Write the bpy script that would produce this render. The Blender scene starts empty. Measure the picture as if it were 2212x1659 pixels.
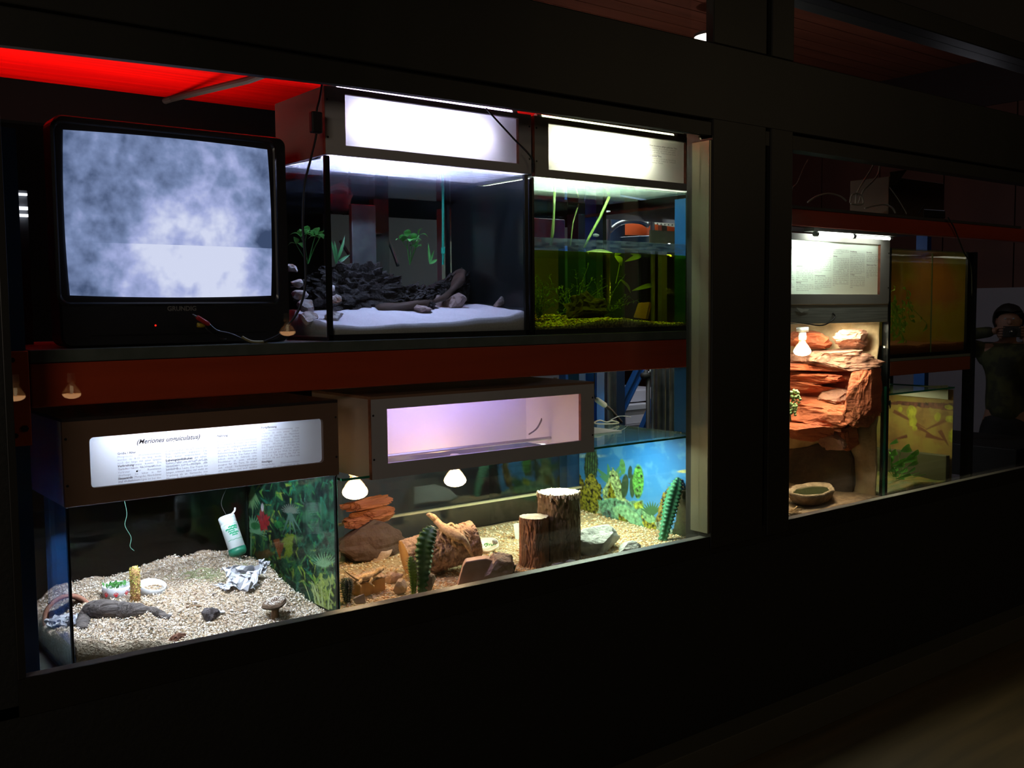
import bpy, bmesh, math, random
import numpy as np
from mathutils import Vector, Matrix, noise
random.seed(7)
sc = bpy.context.scene
# ------------------------------------------------------------------ camera
FPX, CX, CY, EYE = 2168.6, 1106.0, 829.5, 1.60
_yw, _pt, _rl = [math.radians(a) for a in (38.107, 4.2314, 0.5397)]
_f = np.array([math.sin(_yw)*math.cos(_pt), math.cos(_yw)*math.cos(_pt), -math.sin(_pt)])
_r = np.array([math.cos(_yw), -math.sin(_yw), 0.0]); _d = np.cross(_f, _r)
_c, _s = math.cos(_rl), math.sin(_rl)
CM = np.array([_c*_r+_s*_d, -_s*_r+_c*_d, _f])
cam = bpy.data.objects.new('camera', bpy.data.cameras.new('camera'))
sc.collection.objects.link(cam)
m = Matrix.Identity(4)
for i in range(3):
    m[i][0] = CM[0][i]; m[i][1] = -CM[1][i]; m[i][2] = -CM[2][i]
m[2][3] = EYE
cam.matrix_world = m
cam.data.sensor_width = 36.0; cam.data.lens = FPX/2212*36.0
cam.data.clip_start = 0.02; cam.data.clip_end = 60
sc.camera = cam
def _ray(u, v): return CM.T @ np.array([(u-CX)/FPX, (v-CY)/FPX, 1.0])
def at(u, v, Y): q = _ray(u, v); k = Y/q[1]; return Vector((q[0]*k, Y, EYE+q[2]*k))
def atx(u, v, X): q = _ray(u, v); k = X/q[0]; return Vector((X, q[1]*k, EYE+q[2]*k))
def atz(u, v, Z): q = _ray(u, v); k = (Z-EYE)/q[2]; return Vector((q[0]*k, q[1]*k, Z))
# ------------------------------------------------------------------ view, world
vs = sc.view_settings
vs.view_transform = 'Standard'; vs.look = 'None'; vs.exposure = 0; vs.gamma = 1; vs.use_curve_mapping = False
w = bpy.data.worlds.new('world'); sc.world = w; w.use_nodes = True
w.node_tree.nodes['Background'].inputs[0].default_value = (0.35, 0.36, 0.4, 1)
w.node_tree.nodes['Background'].inputs[1].default_value = 0.0012
cy = sc.cycles
cy.use_denoising = True; cy.max_bounces = 8; cy.transparent_max_bounces = 40; cy.diffuse_bounces = 3
cy.glossy_bounces = 4; cy.transmission_bounces = 8; cy.sample_clamp_indirect = 4; cy.sample_clamp_direct = 0
cy.use_adaptive_sampling = True; cy.adaptive_threshold = 0.02; cy.caustics_reflective = False; cy.caustics_refractive = False
def lamp(name, kind, loc, power, color, size=0.1, sy=None, rot=(0,0,0), spot=None):
    d = bpy.data.lights.new(name, kind); d.energy = power; d.color = color
    if kind == 'AREA':
        d.size = size
        if sy: d.shape = 'RECTANGLE'; d.size_y = sy
    else: d.shadow_soft_size = size
    if spot: d.spot_size = math.radians(spot); d.spot_blend = 0.8
    o = bpy.data.objects.new(name, d); sc.collection.objects.link(o); o.location = loc; o.rotation_euler = rot
    return o
# weak warm fill lights added unseen in the corridor for hood fronts and frames
lamp('corridor_fill', 'AREA', (-1.6, -0.4, 2.3), 16, (1, 0.84, 0.68), 1.0, 0.5, (math.radians(84), 0, math.radians(-42)))
lamp('corridor_fill', 'AREA', (6.2, -1.7, 3.37), 15, (1, 0.76, 0.46), 1.2, 0.5, (math.radians(35), 0, 0))
# dim fill lights added unseen in the keeper's room behind the racks
lamp('room_fill', 'AREA', (3.4, 3.45, 2.2), 6, (0.9, 0.95, 1.0), 0.9, 0.2)
lamp('room_fill', 'POINT', (4.45, 4.15, 1.70), 9, (0.85, 0.88, 1.0), 0.02)  # added to brighten the white tub and its surroundings
lamp('board_fill', 'AREA', (0.78, 3.42, 2.06), 5.5, (1.0, 0.7, 0.6), 1.3, 0.25, (math.pi, 0, 0))  # added uplight hidden behind the television, brightens the red board
lamp('algae_fill', 'AREA', (4.45, 2.72, 1.85), .6, (1, 0.9, 0.7), .5, .1)  # added over the algae tank to make it brighter
lamp('room_fill', 'POINT', (5.9, 3.1, 2.6), 1.2, (0.85, 0.85, 1.0), 0.15)
# ------------------------------------------------------------------ materials
MATS = {}
def S(c):  # sRGB 0-255 -> linear
    return tuple(((x/255)/12.92 if x/255 <= .04045 else ((x/255+.055)/1.055)**2.4) for x in c)
def mat(name, col, rough=.5, metal=0, spec=.5, var=None, bump=None, em=0, emcol=None, stretch=None, sub=0, trans=0, coat=0):
    if name in MATS: return MATS[name]
    M = bpy.data.materials.new(name); M.use_nodes = True; N = M.node_tree.nodes; L = M.node_tree.links
    b = N['Principled BSDF']; b.inputs['Base Color'].default_value = (*col, 1)
    b.inputs['Roughness'].default_value = rough; b.inputs['Metallic'].default_value = metal
    b.inputs['Specular IOR Level'].default_value = spec; b.inputs['Coat Weight'].default_value = coat
    if sub: b.inputs['Subsurface Weight'].default_value = sub; b.inputs['Subsurface Scale'].default_value = .01
    if em: b.inputs['Emission Color'].default_value = (*(emcol or col), 1); b.inputs['Emission Strength'].default_value = em
    def nz(scale, det=6):
        t = N.new('ShaderNodeTexCoord'); mp = N.new('ShaderNodeMapping'); n = N.new('ShaderNodeTexNoise')
        L.new(t.outputs['Object'], mp.inputs[0]); L.new(mp.outputs[0], n.inputs['Vector'])
        n.inputs['Scale'].default_value = scale; n.inputs['Detail'].default_value = det
        if stretch: mp.inputs['Scale'].default_value = stretch
        return n
    if var:
        sc_, c2, lo, hi = var; n = nz(sc_); r = N.new('ShaderNodeValToRGB')
        r.color_ramp.elements[0].position = lo; r.color_ramp.elements[1].position = hi
        r.color_ramp.elements[0].color = (*col, 1); r.color_ramp.elements[1].color = (*c2, 1)
        L.new(n.outputs[0], r.inputs[0]); L.new(r.outputs[0], b.inputs['Base Color'])
    if bump:
        n = nz(bump[0], 8); bp = N.new('ShaderNodeBump'); bp.inputs['Strength'].default_value = bump[1]
        bp.inputs['Distance'].default_value = bump[2] if len(bump) > 2 else .01
        L.new(n.outputs[0], bp.inputs['Height']); L.new(bp.outputs[0], b.inputs['Normal'])
    if trans:  # thin translucent sheet
        t = N.new('ShaderNodeBsdfTranslucent'); t.inputs[0].default_value = (*col, 1); mx = N.new('ShaderNodeMixShader')
        mx.inputs[0].default_value = trans; o = N['Material Output']
        L.new(b.outputs[0], mx.inputs[1]); L.new(t.outputs[0], mx.inputs[2]); L.new(mx.outputs[0], o.inputs[0])
    MATS[name] = M; return M
def glass(name, tint=(1,1,1), ior=1.45, haze=0, hazecol=(.7,.8,.9), rough=0, noisy=None, refl=1.0):
    """thin pane: clear transmission, fresnel mirror, optional film of dirt that scatters light"""
    if name in MATS: return MATS[name]
    M = bpy.data.materials.new(name); M.use_nodes = True; N = M.node_tree.nodes; L = M.node_tree.links
    N.remove(N['Principled BSDF']); o = N['Material Output']
    t = N.new('ShaderNodeBsdfTransparent'); t.inputs[0].default_value = (*tint, 1)
    g = N.new('ShaderNodeBsdfGlossy'); g.inputs['Roughness'].default_value = rough
    g.inputs[0].default_value = (refl, refl, refl, 1)
    fr = N.new('ShaderNodeFresnel'); ge = N.new('ShaderNodeNewGeometry'); io = N.new('ShaderNodeMapRange')
    io.inputs[3].default_value = ior; io.inputs[4].default_value = 1/ior  # same fresnel on both faces of a thin pane
    L.new(ge.outputs['Backfacing'], io.inputs[0]); L.new(io.outputs[0], fr.inputs[0])
    mx = N.new('ShaderNodeMixShader'); L.new(fr.outputs[0], mx.inputs[0])
    L.new(g.outputs[0], mx.inputs[2]); src = t
    if haze:
        df = N.new('ShaderNodeBsdfDiffuse'); df.inputs[0].default_value = (*hazecol, 1)
        tl = N.new('ShaderNodeBsdfTranslucent'); tl.inputs[0].default_value = (*hazecol, 1)
        a = N.new('ShaderNodeMixShader'); a.inputs[0].default_value = .6
        L.new(df.outputs[0], a.inputs[1]); L.new(tl.outputs[0], a.inputs[2])
        h = N.new('ShaderNodeMixShader'); h.inputs[0].default_value = haze
        if noisy:
            tc = N.new('ShaderNodeTexCoord'); mp = N.new('ShaderNodeMapping'); mp.inputs['Scale'].default_value = noisy[1]
            n = N.new('ShaderNodeTexNoise'); n.inputs['Scale'].default_value = noisy[0]; n.inputs['Detail'].default_value = 5
            r = N.new('ShaderNodeMapRange'); r.inputs[1].default_value = .38; r.inputs[2].default_value = .68
            r.inputs[3].default_value = haze*.25; r.inputs[4].default_value = min(1, haze*1.6)
            L.new(tc.outputs['Object'], mp.inputs[0]); L.new(mp.outputs[0], n.inputs['Vector'])
            L.new(n.outputs[0], r.inputs[0]); L.new(r.outputs[0], h.inputs[0])
        L.new(t.outputs[0], h.inputs[1]); L.new(a.outputs[0], h.inputs[2]); src = h
    L.new(src.outputs[0], mx.inputs[1]); L.new(mx.outputs[0], o.inputs[0])
    MATS[name] = M; return M
def emit(name, col, st):
    if name in MATS: return MATS[name]
    M = bpy.data.materials.new(name); M.use_nodes = True; N = M.node_tree.nodes
    N.remove(N['Principled BSDF']); e = N.new('ShaderNodeEmission'); e.inputs[0].default_value = (*col, 1); e.inputs[1].default_value = st
    M.node_tree.links.new(e.outputs[0], N['Material Output'].inputs[0]); MATS[name] = M; return M
def vcol_mat(name, rough=.5):
    if name in MATS: return MATS[name]
    M = bpy.data.materials.new(name); M.use_nodes = True; N = M.node_tree.nodes
    a = N.new('ShaderNodeVertexColor'); a.layer_name = 'print'
    M.node_tree.links.new(a.outputs[0], N['Principled BSDF'].inputs['Base Color'])
    N['Principled BSDF'].inputs['Roughness'].default_value = rough; MATS[name] = M; return M

BLACKFRAME = mat('black_frame', (.006,.006,.004), .5, var=(3, (.010,.009,.006), .4, .7))
JAMB = mat('brushed_jamb', (.30,.28,.19), .35, metal=.7, var=(40, (.3,.28,.2), .4, .6), stretch=(1,1,.05))
DARKWALL = mat('dark_wall', (.005,.0055,.004), .7, bump=(60,.2))
SKIRT = mat('skirting', (.07,.065,.045), .4)
FLOORM = mat('floor_planks', (.10,.065,.022), .6, var=(3, (.05,.035,.012), .35, .7), stretch=(.35,5,1))
DARKFLOOR = mat('room_floor', (.05,.05,.05), .7)
GREYWALL = mat('grey_plaster', (.05,.047,.045), .8, bump=(30,.1))
RED = mat('red_paint', (.50,.058,.014), .35, var=(6, (.40,.045,.011), .35, .7), stretch=(.3,4,4))
REDCEIL = mat('red_board', (.78,.002,.001), .6, var=(14, (.6,.001,.001), .4, .6), stretch=(.12,3,3), spec=.05)
BLUE = mat('blue_paint', (.025,.13,.42), .35, var=(8, (.02,.10,.34), .4, .7))
ORANGE = mat('orange_paint', (.80,.12,.008), .4)
SHELF = mat('grey_green_board', (.085,.10,.085), .6, var=(20, (.065,.08,.065), .4, .6))
MELA = mat('melamine', (.52,.49,.50), .5, var=(4, (.46,.44,.45), .4, .7))
MELAG = mat('melamine_grey', (.42,.41,.37), .5)
BROWNB = mat('brown_board', (.20,.115,.075), .5, var=(5, (.16,.09,.055), .4, .7))
CORE = mat('board_core', (.28,.09,.05), .7, var=(60, (.18,.06,.03), .4, .6))
WOODTOP = mat('board_top', (.28,.15,.09), .6, var=(8, (.2,.1,.06), .4, .7), stretch=(.3,3,3))
BLK = mat('black_plastic', (.010,.010,.011), .42)
SIL = mat('black_silicone', (.006,.008,.008), .3)
SCREW = mat('screw_dark', (.03,.03,.03), .4, metal=.6)
ALU = mat('galvanised', (.32,.33,.32), .35, metal=.7, var=(12, (.22,.23,.23), .4, .6))
WHITEP = mat('white_ceramic', (.85,.86,.9), .2)
CABLEB = mat('black_cable', (.008,.008,.008), .5)
CABLEW = mat('pale_cable', (.62,.6,.48), .5)
PAPER = mat('backlit_paper', (.86,.91,.99), .8, trans=.075)
PAPERY = mat('backlit_paper_warm', (.95,.95,.84), .8, trans=.10)
INK = mat('ink', (.12,.11,.14), .8); INKF = mat('ink_faded', (.42,.40,.5), .8); INKW = mat('ink_brown', (.3,.3,.22), .8)
WOOD_CUT = mat('cut_wood', (.72,.42,.16), .7, var=(20, (.55,.28,.09), .4, .6), stretch=(1,1,.3))
STUMP_TOP = mat('stump_top', (.86,.74,.55), .8, var=(60, (.7,.55,.36), .4, .6))
GREENEDGE = mat('glass_edge', (.03,.24,.14), .15, em=0)
# ------------------------------------------------------------------ geometry
class MB:
    def __init__(s): s.bm = bmesh.new()
    def box(s, x0, x1, y0, y1, z0, z1):
        v = [s.bm.verts.new((x, y, z)) for x in (x0, x1) for y in (y0, y1) for z in (z0, z1)]
        for a in ((0,1,3,2),(4,6,7,5),(0,4,5,1),(2,3,7,6),(0,2,6,4),(1,5,7,3)): s.bm.faces.new([v[i] for i in a])
        return s
    def hexa(s, P):  # 8 points, bottom loop then top loop
        v = [s.bm.verts.new(p) for p in P]
        for a in ((3,2,1,0),(4,5,6,7),(0,1,5,4),(1,2,6,5),(2,3,7,6),(3,0,4,7)): s.bm.faces.new([v[i] for i in a])
        return s
    def bar(s, a, b, w, h, up=(0,0,1)):
        a = Vector(a); b = Vector(b); d = (b-a).normalized(); u = Vector(up); sd = d.cross(u).normalized(); u = sd.cross(d)
        P = [p+sd*i*w/2+u*j*h/2 for p in (a, b) for (i, j) in ((-1,-1),(1,-1),(1,1),(-1,1))]
        return s.hexa(P)
    def tube(s, pts, r, n=8, cap=True, sq=1.0):
        pts = [Vector(p) for p in pts]; rs = r if isinstance(r, (list, tuple)) else [r]*len(pts)
        rings = []; up = Vector((0.13, 0.21, 1)).normalized()
        for i, p in enumerate(pts):
            d = (pts[min(i+1, len(pts)-1)]-pts[max(i-1, 0)]).normalized()
            if i == 0:
                sd = d.cross(up)
                if sd.length < .1: sd = d.cross(Vector((1, .1, 0)))
            sd = (sd - d*sd.dot(d)).normalized(); u = sd.cross(d)
            rings.append([s.bm.verts.new(p + (sd*math.cos(2*math.pi*k/n) + u*math.sin(2*math.pi*k/n)*sq)*rs[i]) for k in range(n)])
        for A, B in zip(rings, rings[1:]):
            for k in range(n): s.bm.faces.new((A[k], A[(k+1)%n], B[(k+1)%n], B[k]))
        if cap: s.bm.faces.new(rings[0][::-1]); s.bm.faces.new(rings[-1])
        return s
    def lathe(s, prof, c, n=24, axis=None, fn=None, cap=True):
        c = Vector(c); Q = Vector((0,0,1)).rotation_difference(Vector(axis).normalized()) if axis is not None else None
        rings = []
        for r, z in prof:
            R = []
            for k in range(n):
                t = 2*math.pi*k/n; rr = r*(fn(t, z) if fn else 1); p = Vector((rr*math.cos(t), rr*math.sin(t), z))
                if Q: p = Q @ p
                R.append(s.bm.verts.new(c+p))
            rings.append(R)
        for A, B in zip(rings, rings[1:]):
            for k in range(n): s.bm.faces.new((A[k], A[(k+1)%n], B[(k+1)%n], B[k]))
        if cap: s.bm.faces.new(rings[0][::-1]); s.bm.faces.new(rings[-1])
        return s
    def rock(s, c, sz, seed=0, sub=3, cuts=9, rough=.12, fs=2.5, rot=0, boxy=0):
        t = bmesh.new(); bmesh.ops.create_icosphere(t, subdivisions=sub, radius=1)
        rd = random.Random(seed); pl = []
        for _ in range(cuts):
            n = Vector((rd.gauss(0,1), rd.gauss(0,1), rd.gauss(0,1))).normalized(); pl.append((n, rd.uniform(.48, .82)))
        o = Vector((seed*3.1, seed*1.7, 0)); mp = {}; Rz = Matrix.Rotation(rot, 3, 'Z')
        for v in t.verts:
            p = v.co.copy()
            if boxy: p = Vector([math.copysign(abs(q)**(1-boxy), q) for q in p])/(1+boxy*.35)
            for n, d in pl:
                e = p.dot(n)-d
                if e > 0: p -= n*e
            p *= 1 + rough*noise.fractal(v.co*fs+o, 1, 2, 4)
            p = Vector((p.x*sz[0], p.y*sz[1], p.z*sz[2])); mp[v.index] = s.bm.verts.new(Vector(c)+Rz@p)
        for f in t.faces: s.bm.faces.new([mp[v.index] for v in f.verts])
        t.free(); return s
    def grid(s, fn, nu, nv):
        V = [[s.bm.verts.new(fn(i/nu, j/nv)) for j in range(nv+1)] for i in range(nu+1)]
        for i in range(nu):
            for j in range(nv): s.bm.faces.new((V[i][j], V[i+1][j], V[i+1][j+1], V[i][j+1]))
        return s
    def leaf(s, base, tip, width, droop=.2, fold=.25, n=8, up=(0,0,1), shape=.9):
        base = Vector(base); tip = Vector(tip); d = tip-base; L = d.length; u = Vector(up)
        sd = d.cross(u)
        if sd.length < 1e-5: sd = Vector((1,0,0))
        sd.normalize(); u = sd.cross(d).normalized(); prev = None
        for i in range(n+1):
            t = i/n; wd = width*.5*math.sin(math.pi*min(1, t**shape*.97+.03)); c = base + d*t + u*(droop*L*math.sin(math.pi*t))
            row = [s.bm.verts.new(c-sd*wd+u*wd*fold), s.bm.verts.new(c), s.bm.verts.new(c+sd*wd+u*wd*fold)]
            if prev:
                for k in (0,1): s.bm.faces.new((prev[k], prev[k+1], row[k+1], row[k]))
            prev = row
        return s
    def obj(s, name, mt, parent=None, smooth=False, bevel=0, sub=0, label=None, solid=0):
        bmesh.ops.recalc_face_normals(s.bm, faces=s.bm.faces[:]) if not getattr(s, 'nr', 0) else None
        me = bpy.data.meshes.new(name); s.bm.to_mesh(me); s.bm.free()
        for q in (mt if isinstance(mt, list) else [mt]): me.materials.append(q)
        if smooth: me.shade_smooth()
        o = bpy.data.objects.new(name, me); sc.collection.objects.link(o)
        if bevel:
            b = o.modifiers.new('bevel', 'BEVEL'); b.width = bevel; b.segments = 2; b.limit_method = 'ANGLE'
        if solid: q = o.modifiers.new('solid', 'SOLIDIFY'); q.thickness = solid; q.offset = 0
        if sub: q = o.modifiers.new('sub', 'SUBSURF'); q.levels = q.render_levels = sub
        if parent:
            o.parent = parent; o.matrix_parent_inverse = Matrix.Translation(-Vector(parent.location))
        if label: o['label'] = label
        return o
def tag(o, label, cat, group=None):
    o['label'] = label; o['category'] = cat
    if group: o['group'] = group
    return o
def thing(name, label, cat, loc, group=None):
    o = bpy.data.objects.new(name, None); sc.collection.objects.link(o); o.location = loc; o.empty_display_size = .05
    return tag(o, label, cat, group)
def struct(mb, name, mt, **k): o = mb.obj(name, mt, **k); o['kind'] = 'structure'; return o
def dup(root, loc, label):
    r = root.copy(); sc.collection.objects.link(r); r.location = loc; r['label'] = label
    for ch in list(root.children):
        c = ch.copy(); sc.collection.objects.link(c); c.parent = r
        for g in ch.children: d = g.copy(); sc.collection.objects.link(d); d.parent = c
    return r
def spline(P, n=6):
    P = [Vector(p) for p in P]; out = []
    for i in range(len(P)-1):
        a = P[max(i-1,0)]; b = P[i]; c = P[i+1]; d = P[min(i+2,len(P)-1)]
        for k in range(n):
            t = k/n; out.append(.5*((2*b)+(c-a)*t+(2*a-5*b+4*c-d)*t*t+(3*b-a-3*c+d)*t**3))
    out.append(P[-1]); return out
def lettering(body, p, size, mt, parent, width=None, shear=0, bold=0, name='lettering', line=1.0, just='JUSTIFY', res=1):
    """flat text in a plane facing the visitors, p = top left corner"""
    c = bpy.data.curves.new(name, 'FONT'); c.body = body; c.size = size; c.shear = shear; c.offset = bold; c.resolution_u = res
    c.space_line = line; c.align_y = 'TOP'
    if width: c.align_x = just if width > .1 else 'LEFT'; c.text_boxes[0].width = width
    t = bpy.data.objects.new(name, c); sc.collection.objects.link(t); t.rotation_euler = (math.pi/2, 0, 0); t.location = p
    bpy.context.view_layer.update()
    me = bpy.data.meshes.new_from_object(t.evaluated_get(bpy.context.evaluated_depsgraph_get())); me.transform(t.matrix_world)
    bpy.data.objects.remove(t); me.materials.clear(); me.materials.append(mt)
    o = bpy.data.objects.new(name, me); sc.collection.objects.link(o); o.parent = parent
    o.matrix_parent_inverse = Matrix.Translation(-Vector(parent.location)); return o
# ================================================================== the setting
YW = 2.30
struct(MB().box(-3, 14, YW, YW+.12, 0, .765), 'wall_front', DARKWALL)
struct(MB().box(-3, .455, YW, YW+.12, .74, 3.4), 'wall_left_of_window', DARKWALL).name = 'wall_front_left'
struct(MB().box(.455, 14, YW, YW+.12, 2.80, 3.4), 'wall_front_top', GREYWALL)
struct(MB().box(-3, 14, 2.205, YW, 0, .112), 'baseboard_front', SKIRT, bevel=.003)
struct(MB().box(-3, 14, -3, YW, -.1, 0), 'floor', FLOORM)
struct(MB().box(-2, 9, YW+.12, 8.8, -.1, 0), 'floor_back', DARKFLOOR)
struct(MB().box(-3, 14, -3, YW, 3.4, 3.5), 'ceiling_corridor', mat('corridor_ceiling', (.08,.075,.065), .8))
b = MB()
y = YW+.12
while y < 8.7:
    b.box(-2, 9, y, y+.125, 3.38, 3.40); y += .135
struct(b, 'ceiling', mat('ceiling_slats', (.30,.075,.035), .6, var=(5, (.2,.05,.02), .35, .7), stretch=(.2,3,3)))
struct(MB().box(-2, 9, YW+.12, 8.8, 3.405, 3.5), 'ceiling_upper', DARKWALL)
struct(MB().box(-3, 14, -3.1, -3, 0, 3.4), 'wall_back_corridor', GREYWALL)
struct(MB().box(-3.1, -3, -3, YW, 0, 3.4), 'wall_left_corridor', GREYWALL)
struct(MB().box(14, 14.1, -3, YW, 0, 3.4), 'wall_right_corridor', GREYWALL)
struct(MB().box(-2, 9, 8.7, 8.8, 0, 3.4), 'wall_back', mat('back_wall', (.05,.05,.052), .8))
struct(MB().box(-2.1, -2, YW, 8.8, 0, 3.4), 'wall_left', DARKWALL)
b = MB(); y = YW+.12
while y < 8.7:
    b.box(7.35, 7.40, y, y+.53, 0, 3.05); y += .54
struct(b, 'wall_right', mat('red_brown_boards', (.16,.05,.03), .6, var=(4, (.11,.035,.02), .3, .7), stretch=(1,1,.3)))
struct(MB().box(7.33, 7.42, YW+.12, 8.7, 3.05, 3.38), 'trim_1', mat('dark_beam', (.03,.012,.01), .6))
struct(MB().box(7.41, 7.5, YW+.12, 8.7, 0, 3.4), 'wall_right_outer', DARKWALL)
# column, transom, frames of the big windows
GREY_DK = mat('column_paint', (.014,.0135,.010), .5, var=(5, (.010,.010,.007), .4, .6), stretch=(1,1,.1))
struct(MB().box(2.672, 2.955, YW-.01, YW+.11, .76, 2.24).box(2.985, 3.112, YW-.01, YW+.11, .76, 2.24).box(2.955, 2.985, YW+.03, YW+.11, .76, 2.24), 'trim_2', GREY_DK, bevel=.003)
struct(MB().box(2.672, 2.955, YW-.01, YW+.025, 2.49, 3.0).box(2.985, 3.112, YW-.01, YW+.025, 2.49, 3.0).box(2.955, 2.985, YW+.015, YW+.03, 2.49, 3.0), 'trim_3', GREY_DK, bevel=.003)
struct(MB().box(.455, 14, YW-.01, YW+.11, 2.235, 2.49), 'trim_4', GREY_DK, bevel=.004)
struct(MB().box(.455, 14, YW+.012, YW+.10, 2.225, 2.236), 'trim_5', GREY_DK, bevel=.002)
struct(MB().box(.455, 14, YW-.02, YW+.12, 2.74, 2.82), 'trim_6', BLACKFRAME, bevel=.004)
def slat(x0, x1, y0, y1, a0, a1, b0, b1):   # bar whose lower/upper edges run from a0/b0 (left) to a1/b1 (right)
    return MB().hexa([Vector(p) for p in ((x0,y0,a0),(x1,y0,a1),(x1,y1,a1),(x0,y1,a0),(x0,y0,b0),(x1,y0,b1),(x1,y1,b1),(x0,y1,b0))])
struct(slat(.455, 1.25, YW-.004, YW+.02, 2.150, 2.171, 2.226, 2.226), 'trim_12', GREY_DK)
struct(slat(1.25, 2.672, YW-.004, YW+.02, 2.171, 2.183, 2.226, 2.226), 'trim_16', GREY_DK)
struct(slat(2.672, 14, YW-.004, YW+.055, 2.176, 2.176, 2.226, 2.226), 'trim_13', GREY_DK)
struct(slat(.455, 2.672, YW-.004, YW+.002, .74, .74, .823, .803), 'trim_7', BLACKFRAME)
struct(slat(2.672, 14, YW-.004, YW+.002, .74, .74, .802, .802), 'trim_14', BLACKFRAME)
struct(MB().box(2.660, 2.672, YW-.004, YW+.075, .815, 2.168), 'trim_8', JAMB, bevel=.002)
struct(MB().box(.455, .472, YW-.004, YW+.06, .82, 2.168), 'trim_9', BLACKFRAME, bevel=.002)
struct(slat(.46, 2.66, YW+.002, YW+.032, .74, .74, .8225, .8025), 'trim_10', mat('sill', (.16,.14,.13), .4))
struct(slat(3.115, 9, YW+.002, YW+.032, .74, .74, .8015, .8015), 'trim_15', mat('sill', (0,0,0)))
struct(MB().box(3.112, 3.118, YW-.004, YW+.05, .815, 2.168), 'trim_11', BLACKFRAME)
PANE = glass('window_glass', (.97,.975,.97), 1.5)
struct(MB().box(.472, 2.66, YW+.034, YW+.040, .79, 2.185), 'window_1', PANE)
struct(MB().box(3.118, 9, YW+.034, YW+.040, .79, 2.18), 'window_2', PANE)
struct(MB().box(.46, 2.62, YW+.044, YW+.050, 2.49, 2.74), 'window_3', PANE)
struct(MB().box(3.112, 9, YW+.044, YW+.050, 2.49, 2.74), 'window_4', PANE)

# ================================================================== racks
YF = 2.5
def upright(x0, x1, ztop, label, yf=2.505, yb=3.25, xlow=None, zlow=1.14, brace=True):
    xx0 = (x0+.022) if xlow else x0+.055
    t = thing('rack_upright', label, 'shelf post', ((x0+x1)/2, yf, 0), 'blue posts of the storage rack')
    for nm, y0, y1 in (('front_post', yf, yf+.07), ('rear_post', yb-.07, yb)):
        b = MB()
        if nm == 'rear_post': b.box(xlow+.025 if xlow else x0, x1 if xlow else x0+.045, y0, y1, 0, ztop)
        elif xlow: b.box(x0, x1, y0, y1, zlow, ztop).box(xlow, x1, y0, y1, 0, zlow)
        else: b.box(x0, x1, y0, y1, 0, ztop)
        p = b.obj(nm, BLUE, t)
        h = MB()
        z = max(.75, zlow+.03 if xlow else 0)
        while z < ztop-.05 and nm == 'front_post':
            h.lathe([(.0075,-.0004),(.0075,.0015)], ((xx0 or x0+.04), y0, z), 12, (0,-1,0))
            z += .075
        if nm == 'front_post': h.obj('slot', BLK, p)
    b = MB(); z = .15; k = 0
    while z+.55 < ztop and brace:
        a = (x0+.03, yf+.05, z); c = (x0+.03, yb-.05, z+.5)
        if k % 2: a, c = (x0+.03, yb-.05, z), (x0+.03, yf+.05, z+.5)
        b.bar(a, c, .03, .03, (1,0,0)); z += .5; k += 1
    if brace: b.obj('brace', BLUE, t)
    else: b.bm.free()
    return t
upright(.452, .545, 2.02, 'blue perforated rack post at the left edge of the window, beside the television')
upright(2.792, 2.893, 2.0, 'blue perforated rack post beside the right jamb of the left window', xlow=2.832, brace=False)
def beam(x0, x1, z0, z1, y0, label, mt=RED, conn=None, grp='steel beams carrying the shelves'):
    t = thing('shelf_beam', label, 'beam', ((x0+x1)/2, y0, z0), grp)
    MB().box(x0, x1, y0, y0+.045, z0, z1).obj('rail', mt, t, bevel=.004)
    if conn:
        for xa, xb in conn:
            b = MB().box(xa, xb, y0-.006, y0-.001, z0-.085, z1+.03).obj('connector', ORANGE if mt is RED else mt, t, bevel=.002)
            h = MB()
            for zz in (z0-.06, z1+.01): h.lathe([(.006,-.0003),(.006,.0012)], ((xa+xb)/2-.012, y0-.006, zz), 10, (0,-1,0))
            h.lathe([(.008,0),(.008,.004)], ((xa+xb)/2+.008, y0-.006, z0-.045), 6, (0,-1,0)); h.obj('bolt', BLK, b)
    return t
beam(.548, 2.797, 1.385, 1.487, 2.485, 'long dark red shelf beam under the television and the upper aquariums', conn=[(.50,.545),(2.757,2.812)])
beam(.548, 2.797, 1.385, 1.487, 3.20, 'rear red beam carrying the back of the upper shelf')
beam(.548, 2.797, .60, .70, 2.485, 'red shelf beam under the two terrariums, hidden behind the sill')
tag(MB().box(.548, 2.797, 2.480, 3.24, 1.488, 1.518).obj('shelf_board', SHELF, bevel=.002), 'grey-green shelf board under the television and upper aquariums', 'shelf', 'rack shelf boards')
tag(MB().box(.548, 2.897-.01, 2.485, 3.24, .701, .714).obj('shelf_board', SHELF), 'lower shelf board under the gerbil and lizard terrariums', 'shelf', 'rack shelf boards')
# overhead red board behind the transom
t = thing('overhead_shelf', 'bright red overhead board seen above the television', 'shelf', (1.5, 3.3, 2.40))
MB().box(.05, 2.75, 2.72, 3.78, 2.40, 2.43).obj('board', REDCEIL, t)
MB().box(.05, 2.75, 3.78, 3.84, 2.26, 2.43).obj('rear_beam', mat('dark_rear_beam', (.003,.003,.003), .9, spec=.05), t)
tag(MB().tube([at(300,236,3.9)+Vector((0,0,0)), at(372,213,3.75), at(540,172,3.1)+Vector((0,0,0)), at(600,150,2.9)], .012, 10).obj('conduit_pipe', mat('grey_pipe', (.025,.022,.02), .7)), 'dark pipe running across under the bright red overhead board', 'pipe')

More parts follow.
